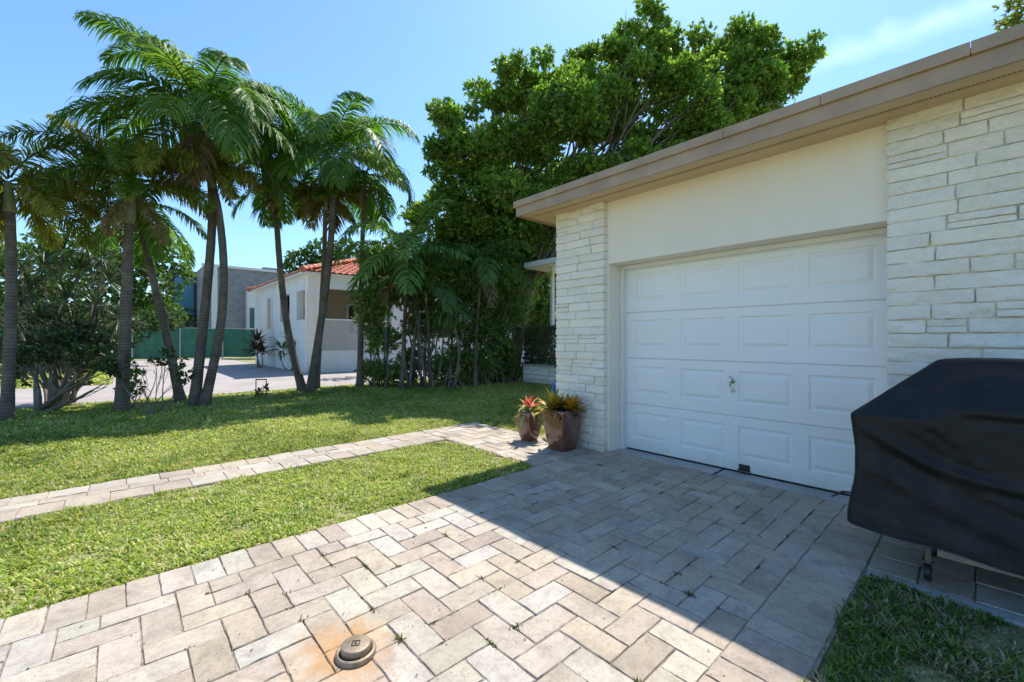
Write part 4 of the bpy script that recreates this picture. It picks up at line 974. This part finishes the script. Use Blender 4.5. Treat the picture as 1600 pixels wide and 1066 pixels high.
P = np.array(rings); nr, m = P.shape[:2]; Q = P.reshape(-1, 3).copy()
yy, zz = Q[:, 1], Q[:, 2]; fr = np.clip((3.3 - Q[:, 0]) / .2, 0, 1)
def fold(y0, z0, y1, z1, sag, amp, wd):
    tt = np.clip((yy - y0) / (y1 - y0), -.05, 1.05); zc = z0 + (z1 - z0) * tt - sag * np.sin(np.pi * np.clip(tt, 0, 1))
    env = np.clip(tt * 6, 0, 1) * np.clip((1 - tt) * 4 + .3, 0, 1)
    dz = (zz - zc) / wd; return amp * env * (np.exp(-dz ** 2) - .7 * np.exp(-(dz + 1.4) ** 2))
dsp = fold(.49, .83, -.35, .60, .10, .022, .030) + fold(.48, .78, -.5, .45, .07, .014, .035) + fold(.20, .87, .02, .70, .0, .016, .022) + fold(.28, .84, -.02, .66, .02, .010, .02) + fold(.15, .945, -.9, .925, .0, .020, .025) + fold(.50, .62, -.4, .25, .02, .010, .05) + fold(.20, 1.0, -.15, 1.15, -.02, .008, .02)
Q[:, 0] -= fr * dsp
Q[:, 0] -= fr * .012 * fbm(Q * np.array([1, 1, .8]), 3.5, 3, 4) * np.clip((1.15 - zz) * 4, 0, 1)
Q[:, 0] -= fr * .004 * np.abs(fbm(Q * np.array([1, .7, 1.3]), 11, 3, 41)) * np.clip((1.12 - zz) * 5, 0, 1)
Q[:, 1] += .008 * fbm(Q, 5, 2, 14); Q[:, 2] += .004 * fbm(Q, 6, 2, 24)
i, j = np.meshgrid(np.arange(nr - 1), np.arange(m), indexing='ij'); i = i.ravel(); j = j.ravel(); kx = (j + 1) % m
F = np.stack([i * m + j, (i + 1) * m + j, (i + 1) * m + kx, i * m + kx], 1)
mb = MB(); mb.add(Q, [F, np.arange(m)[None, :]])
cv = mb.build('cover_fabric', M['cover'], None, smooth=True)
cv.name = 'grill_cover'; tag(cv, 'creased black vinyl cover draped over the grill by the stone wall', 'grill cover')
sm = cv.modifiers.new('s', 'SUBSURF'); sm.levels = 1; sm.render_levels = 1
hm = rings[-1]; sel_ = [k_ for k_ in range(m)]
HP = Q.reshape(nr, m, 3)
for nm_, off_, rr_ in (('hem_stitching', 2, .0022), ('hem_piping', 0, .004)):
    pts_ = HP[nr - 1 - off_] + np.array([-.001, 0, 0]); MB().tube(np.concatenate([pts_, pts_[:1]]), rr_, 5, cap=False).build(nm_, M['rubber'], cv)
k_ = 3; MB().tube(HP[4:, k_] + np.array([-.001, .001, .001]), .0028, 5).build('corner_seam', M['rubber'], cv)
so_ = cv.modifiers.new('t', 'SOLIDIFY'); so_.thickness = .002
mb = MB(); mb.tube([(3.07, .50, .42), (3.075, .545, .415), (3.08, .58, .385), (3.08, .60, .37)], [.006, .007, .006, .004], 6); mb.build('tie_strap', M['rubber'], cv)
M['reflect'] = simple('grey_print', (.45, .46, .48), .4)
lp = np.array([3.012, .40, .80]); 

# ------------------------------------------------------------------ neighbour's house
HX0, HX1, HY0, HY1, HT = 5.37, 21.0, 17.76, 26.6, 3.9
h = thing('tiled_house', 'white stucco house with an orange tiled roof and a lattice porch', 'house', (HX0, HY0, 0))
mb = MB(); T_ = .28
# left wall (X = HX0) with two porch openings
mb.box(HX0, HX0 + T_, 21.7, HY1, -.03, HT); mb.box(HX0 + .001, HX0 + T_, HY0, 21.7, 3.28, HT)
mb.box(HX0, HX0 + T_, 19.2, 20.2, 0, 3.28); mb.box(HX0, HX0 + T_, HY0 + .29, 19.2, -.03, 2.1); mb.box(HX0 + .002, HX0 + T_, 20.2, 21.7, -.03, 2.1)
# front wall
mb.box(HX0 + .5, 8.9, HY0, HY0 + T_, -.03, .83); mb.box(HX0 + .281, 8.9, HY0 + .001, HY0 + T_, 3.36, HT); mb.box(8.9, HX1, HY0, HY0 + T_, -.03, HT)
mb.box(HX0 + .28, HX1, HY1 - .3, HY1 - .01, -.03, HT); mb.box(HX1 - .3, HX1 - .001, HY0 + .28, HY1 - .31, -.03, HT)
mb.build('wall', M['white_stucco'], h)
mb = MB(); stonework(mb, HX0 - .03, HX0 + .1, HY0 - .03, HY0 + .28, -.03, 3.28, 31, course=.12, sl=(.2, .4)); mb.box(HX0, HX0 + .5, HY0 - .03, HY0 + .28, -.03, HT)
for k in range(26):
    for q_ in range(2): mb.box(HX0 + .01 + q_ * .25, HX0 + .245 + q_ * .25, HY0 - .045, HY0 - .03, k * .126, k * .126 + .115, bev=.004)
mb.build('brick_column', M['stone'], h)
mb = MB(); mb.box(HX0 + T_, 9.5, 20.6, 20.8, 0, HT); mb.box(8.95, 9.15, HY0 + T_, 20.6, 0, HT); mb.box(HX0 + T_, 9.1, HY0 + T_, 20.8, 3.75, 3.88); mb.build('porch_wall', M['beige_stucco'], h)
M['glass'] = simple('dark_window_glass', (.03, .04, .045), .1, 0, .1, 5, .02)
M['teal'] = simple('teal_window_glass', (.03, .13, .14), .12)
d_ = MB().box(8.0, 8.75, 20.55, 20.6, .9, 3.0).build('porch_door', M['white'], h)
mb = MB(); mb.box(8.08, 8.34, 20.535, 20.55, 1.6, 2.9); mb.box(8.42, 8.67, 20.535, 20.55, 1.6, 2.9); mb.build('pane', M['glass'], d_)
d_ = MB().box(5.7, 6.1, 20.56, 20.6, 1.2, 2.9).build('porch_window', M['white'], h); MB().box(5.73, 6.07, 20.54, 20.56, 1.25, 2.85).build('pane', M['glass'], d_)
# lattice
mb = MB(); lx0, lx1, lz0, lz1 = HX0 + .52, 8.9, .86, 2.08; st = .105
def strip(a, b, y):
    a = np.array(a); b = np.array(b); d = (b - a) / np.linalg.norm(b - a); nrm_ = np.array([-d[1], d[0]]) * .012
    V = [(p[0], y + q, p[1]) for q in (0, .008) for p in (a - nrm_, b - nrm_, b + nrm_, a + nrm_)]
    mb.add(V, np.array([(0, 1, 2, 3), (7, 6, 5, 4), (0, 4, 5, 1), (2, 6, 7, 3)]))
c = -4.0
H_ = lz1 - lz0; Wd = lx1 - lx0
c = -H_
while c < Wd:
    x0 = max(c, 0); x1 = min(c + H_, Wd)
    if x1 - x0 > .02:
        strip((lx0 + x0, lz0 + (x0 - c)), (lx0 + x1, lz0 + (x1 - c)), HY0 + .05); strip((lx0 + x0, lz1 - (x0 - c)), (lx0 + x1, lz1 - (x1 - c)), HY0 + .062)
    c += st
mb.box(lx0, lx1, HY0 + .03, HY0 + .09, lz1, lz1 + .06); mb.box(lx0, lx1, HY0 - .02, HY0 + .1, .83, .86)
mb.build('lattice', M['white'], h)
mb = MB()
for (y0, y1) in ((23.0, 25.1),):
    mb.box(HX0 - .05, HX0 - .002, y0, y1, 1.72, 3.36)
    sh = mb.build('shutter', M['white'], h); mb = MB()
    for k in range(17): mb.add([(HX0 - .055, y0 + .1, 1.8 + k * .09), (HX0 - .055, y0 + .8, 1.8 + k * .09), (HX0 - .085, y0 + .8, 1.8 + k * .09 + .05), (HX0 - .085, y0 + .1, 1.8 + k * .09 + .05)], np.array([(0, 1, 2, 3)]))
    mb.build('louvre', M['fascia'], sh)
for x in (10.5, 13.6, 17.0):
    w_ = MB().box(x, x + 1.4, HY0 - .03, HY0 - .001, 1.3, 2.9).build('window', M['white'], h); MB().box(x + .08, x + .66, HY0 - .045, HY0 - .031, 1.38, 2.82).box(x + .74, x + 1.32, HY0 - .045, HY0 - .031, 1.38, 2.82).build('pane', M['glass'], w_)
# barrel tile roof
t = NT('clay_barrel_tile'); c = t.ramp(t.noise(2.2, 5, .7), [(.3, (.42, .11, .05)), (.6, (.56, .19, .09)), (.8, (.60, .28, .16))]); M['tile'] = t.pbr(t.mix(1, c, t.attr(), 'MULTIPLY'), .7, t.bump(t.noise(40), .3, .01))
RX0, RX1, RY0, RY1, RZ, SL = HX0 - .28, HX1 + .28, HY0 - .28, HY1 + .28, HT + .02, .36
def slope(mb, P0, U, Vd, ulen, vlen):
    """P0 eave corner, U along the eave, Vd horizontal inward"""
    pitch = .26; nu = int(ulen / pitch) * 8; nrow = int(vlen / .36) + 1
    us = np.linspace(0, ulen, nu + 1); prof = .055 * np.abs(np.sin(np.pi * us / pitch)) 
    for r_ in range(nrow):
        v0, v1 = r_ * .36, min((r_ + 1) * .36 + .04, vlen + .05); rng_ = np.random.default_rng(r_)
        ok = (us[:-1] > v0 * .98 + -.12) & (us[1:] < ulen - v0 * .98 + .12)
        base = np.array(P0) + us[:, None] * np.array(U)
        a = base + v0 * np.array(Vd) + np.array([0, 0, 1]) * (v0 * SL + .035 + prof)[:, None]
        b = base + v1 * np.array(Vd) + np.array([0, 0, 1]) * (v1 * SL + .0 + prof)[:, None]
        lo = a - np.array([0, 0, .035])
        V = np.concatenate([a, b, lo]); n = len(us); i = np.arange(n - 1)[ok]
        tone = np.repeat(rng_.uniform(.8, 1.15, nu // 8 + 1), 8)[:n]; tone = np.concatenate([tone, np.full(max(0, n - len(tone)), 1.0)])
        mb.add(V, [np.stack([i, i + 1, i + 1 + n, i + n], 1), np.stack([i + 2 * n, i + 1 + 2 * n, i + 1, i], 1)], np.tile(tone, 3)[:, None] * np.ones(3))
hw = (RY1 - RY0) / 2
mb = MB(); slope(mb, (RX0, RY0, RZ), (1, 0, 0), (0, 1, 0), RX1 - RX0, hw); slope(mb, (RX0, RY1, RZ), (0, -1, 0), (1, 0, 0), RY1 - RY0, hw); slope(mb, (RX1, RY1, RZ), (-1, 0, 0), (0, -1, 0), RX1 - RX0, hw)
rt = mb.build('roof', M['tile'], h, smooth=False)
mb = MB(); zt = RZ + hw * SL + .07
for a, b in (((RX0, RY0, RZ + .07), (RX0 + hw, RY0 + hw, zt)), ((RX0, RY1, RZ + .07), (RX0 + hw, RY0 + hw, zt)), ((RX0 + hw, RY0 + hw, zt), (RX1 - hw, RY0 + hw, zt))):
    a, b = np.array(a), np.array(b); n = int(np.linalg.norm(b - a) / .38)
    for k in range(n): mb.tube([a + (b - a) * k / n, a + (b - a) * (k + 1.1) / n], [.13, .10], 10, np.ones(3) * random.uniform(.85, 1.3))
mb.build('ridge_tiles', M['tile'], rt)
mb = MB(); mb.box(RX0 + .03, RX1 - .03, RY0 + .03, RY1 - .03, HT - .02, HT + .03); mb.build('eave_board', M['white'], h)
# second white wing at the right, seen through the hedge
# planting by the house
dracaena('dark red cordyline beside the white house wall', at(405, 20), [(402, 535, 20), (398, 548, 20.1), (408, 552, 19.9)], .75, .05, 34, [(.11, .02, .025), (.08, .03, .02), (.05, .06, .02)], 71, 'plants against the white house', .03, (-.2, 1.4), .5, 'cordyline')
dracaena('small green palm like plant under the porch opening', at(455, 18.3), [(455, 540, 18.3), (440, 548, 18.5), (462, 553, 18.1)], .9, .04, 26, [(.09, .14, .03), (.14, .16, .04)], 72, 'plants against the white house', .03, (-.2, 1.3), .9, 'porch_plant')
dracaena('thin young palm before the lattice beside the hedge', at(582, 15.5), [(582, 515, 15.5), (578, 470, 15.5)], .9, .035, 26, [(.10, .15, .04), (.07, .12, .03)], 73, 'plants against the white house', .03, (-.3, 1.3), .9, 'porch_plant')

# ------------------------------------------------------------------ grey block building, glass building, fence
t = NT('grey_blockwork'); bt = t.n('ShaderNodeTexBrick'); mp = t.n('ShaderNodeMapping'); t.t.links.new(t.tc.outputs['Object'], mp.inputs[0]); mp.inputs['Rotation'].default_value = (R(90), 0, 0); t.t.links.new(mp.outputs[0], bt.inputs[0])
for k_, v_ in (('Scale', 1.0), ('Brick Width', .42), ('Row Height', .21), ('Mortar Size', .012)): bt.inputs[k_].default_value = v_
bt.inputs['Color1'].default_value = (.22, .21, .22, 1); bt.inputs['Color2'].default_value = (.30, .29, .30, 1); bt.inputs['Mortar'].default_value = (.36, .35, .35, 1)
M['block'] = t.pbr(bt.outputs[0], .9, t.bump(t.noise(20), .3, .01))
b_ = thing('block_building', 'grey two storey concrete block building behind the green fence', 'building', (7, 42, 0))
mb = MB(); mb.box(4.8, 18, 42, 52, -.03, 7.2); mb.build('wall', M['block'], b_)
mb = MB(); mb.box(4.7, 18.1, 41.85, 42, 7.2, 7.4); mb.box(5.35, 5.75, 41.9, 42, 0, 7.2); mb.build('trim', M['white_stucco'], b_)
mb = MB(); mb.box(7.75, 9.6, 41.3, 41.999, -.03, 5.4); mb.build('white_wing', M['white_stucco'], b_)
w_ = MB().box(7.85, 8.3, 41.25, 41.3, 2.2, 4.0).build('window', M['white'], b_); MB().box(7.9, 8.25, 41.22, 41.25, 2.25, 3.95).build('pane', M['teal'], w_)
MB().box(9.3, 10.6, 43, 44.2, 7.2, 7.75, bev=.03).build('rooftop_unit', M['block'], b_)
b_ = thing('glass_building', 'narrow building with blue glass seen between the palm trunks', 'building', (3.4, 46, 0))
MB().box(2.9, 4.75, 46, 50, -.03, 7.2).build('wall', M['block'], b_)
M['blueglass'] = simple('blue_glass', (.05, .20, .30), .12)
w_ = MB().box(2.95, 4.7, 45.9, 46, 3.2, 6.9).build('window', M['darkmetal'], b_); MB().box(3.3, 4.6, 45.87, 45.9, 3.3, 6.8).build('pane', M['blueglass'], w_)
fn = thing('mesh_fence', 'green privacy mesh fence at the end of the neighbour driveway', 'fence', (2, 36, 0))
t = NT('green_mesh'); M['mesh'] = t.pbr(t.ramp(t.noise(3, 5), [(.3, (.025, .13, .085)), (.7, (.045, .19, .12))]), .7, t.bump(t.noise(1.5, 4), .8, .08))
xsn = np.linspace(-9, 7.6, 120); V = []
for z in np.linspace(0.05, 2.05, 8): V += [(x, 36 + .04 * math.sin(x * 5.1 + z) + .02 * math.sin(x * 13), z + .02 * math.sin(x * 2.6)) for x in xsn]
F = [(r_ * 120 + k, r_ * 120 + k + 1, (r_ + 1) * 120 + k + 1, (r_ + 1) * 120 + k) for r_ in range(7) for k in range(119)]
MB().add(V, np.array(F)).build('mesh_screen', M['mesh'], fn)
M['galv'] = simple('galvanised_steel', (.4, .42, .42), .4, .8)
for k in range(8): MB().tube([(-9 + k * 2.37, 35.86, -.03), (-9 + k * 2.37, 35.86, 2.16)], .04, 8).build('post', M['galv'], fn)
MB().tube([(-9, 36.1, 2.08), (7.6, 36.1, 2.08)], .02, 8).build('top_rail', M['galv'], fn)
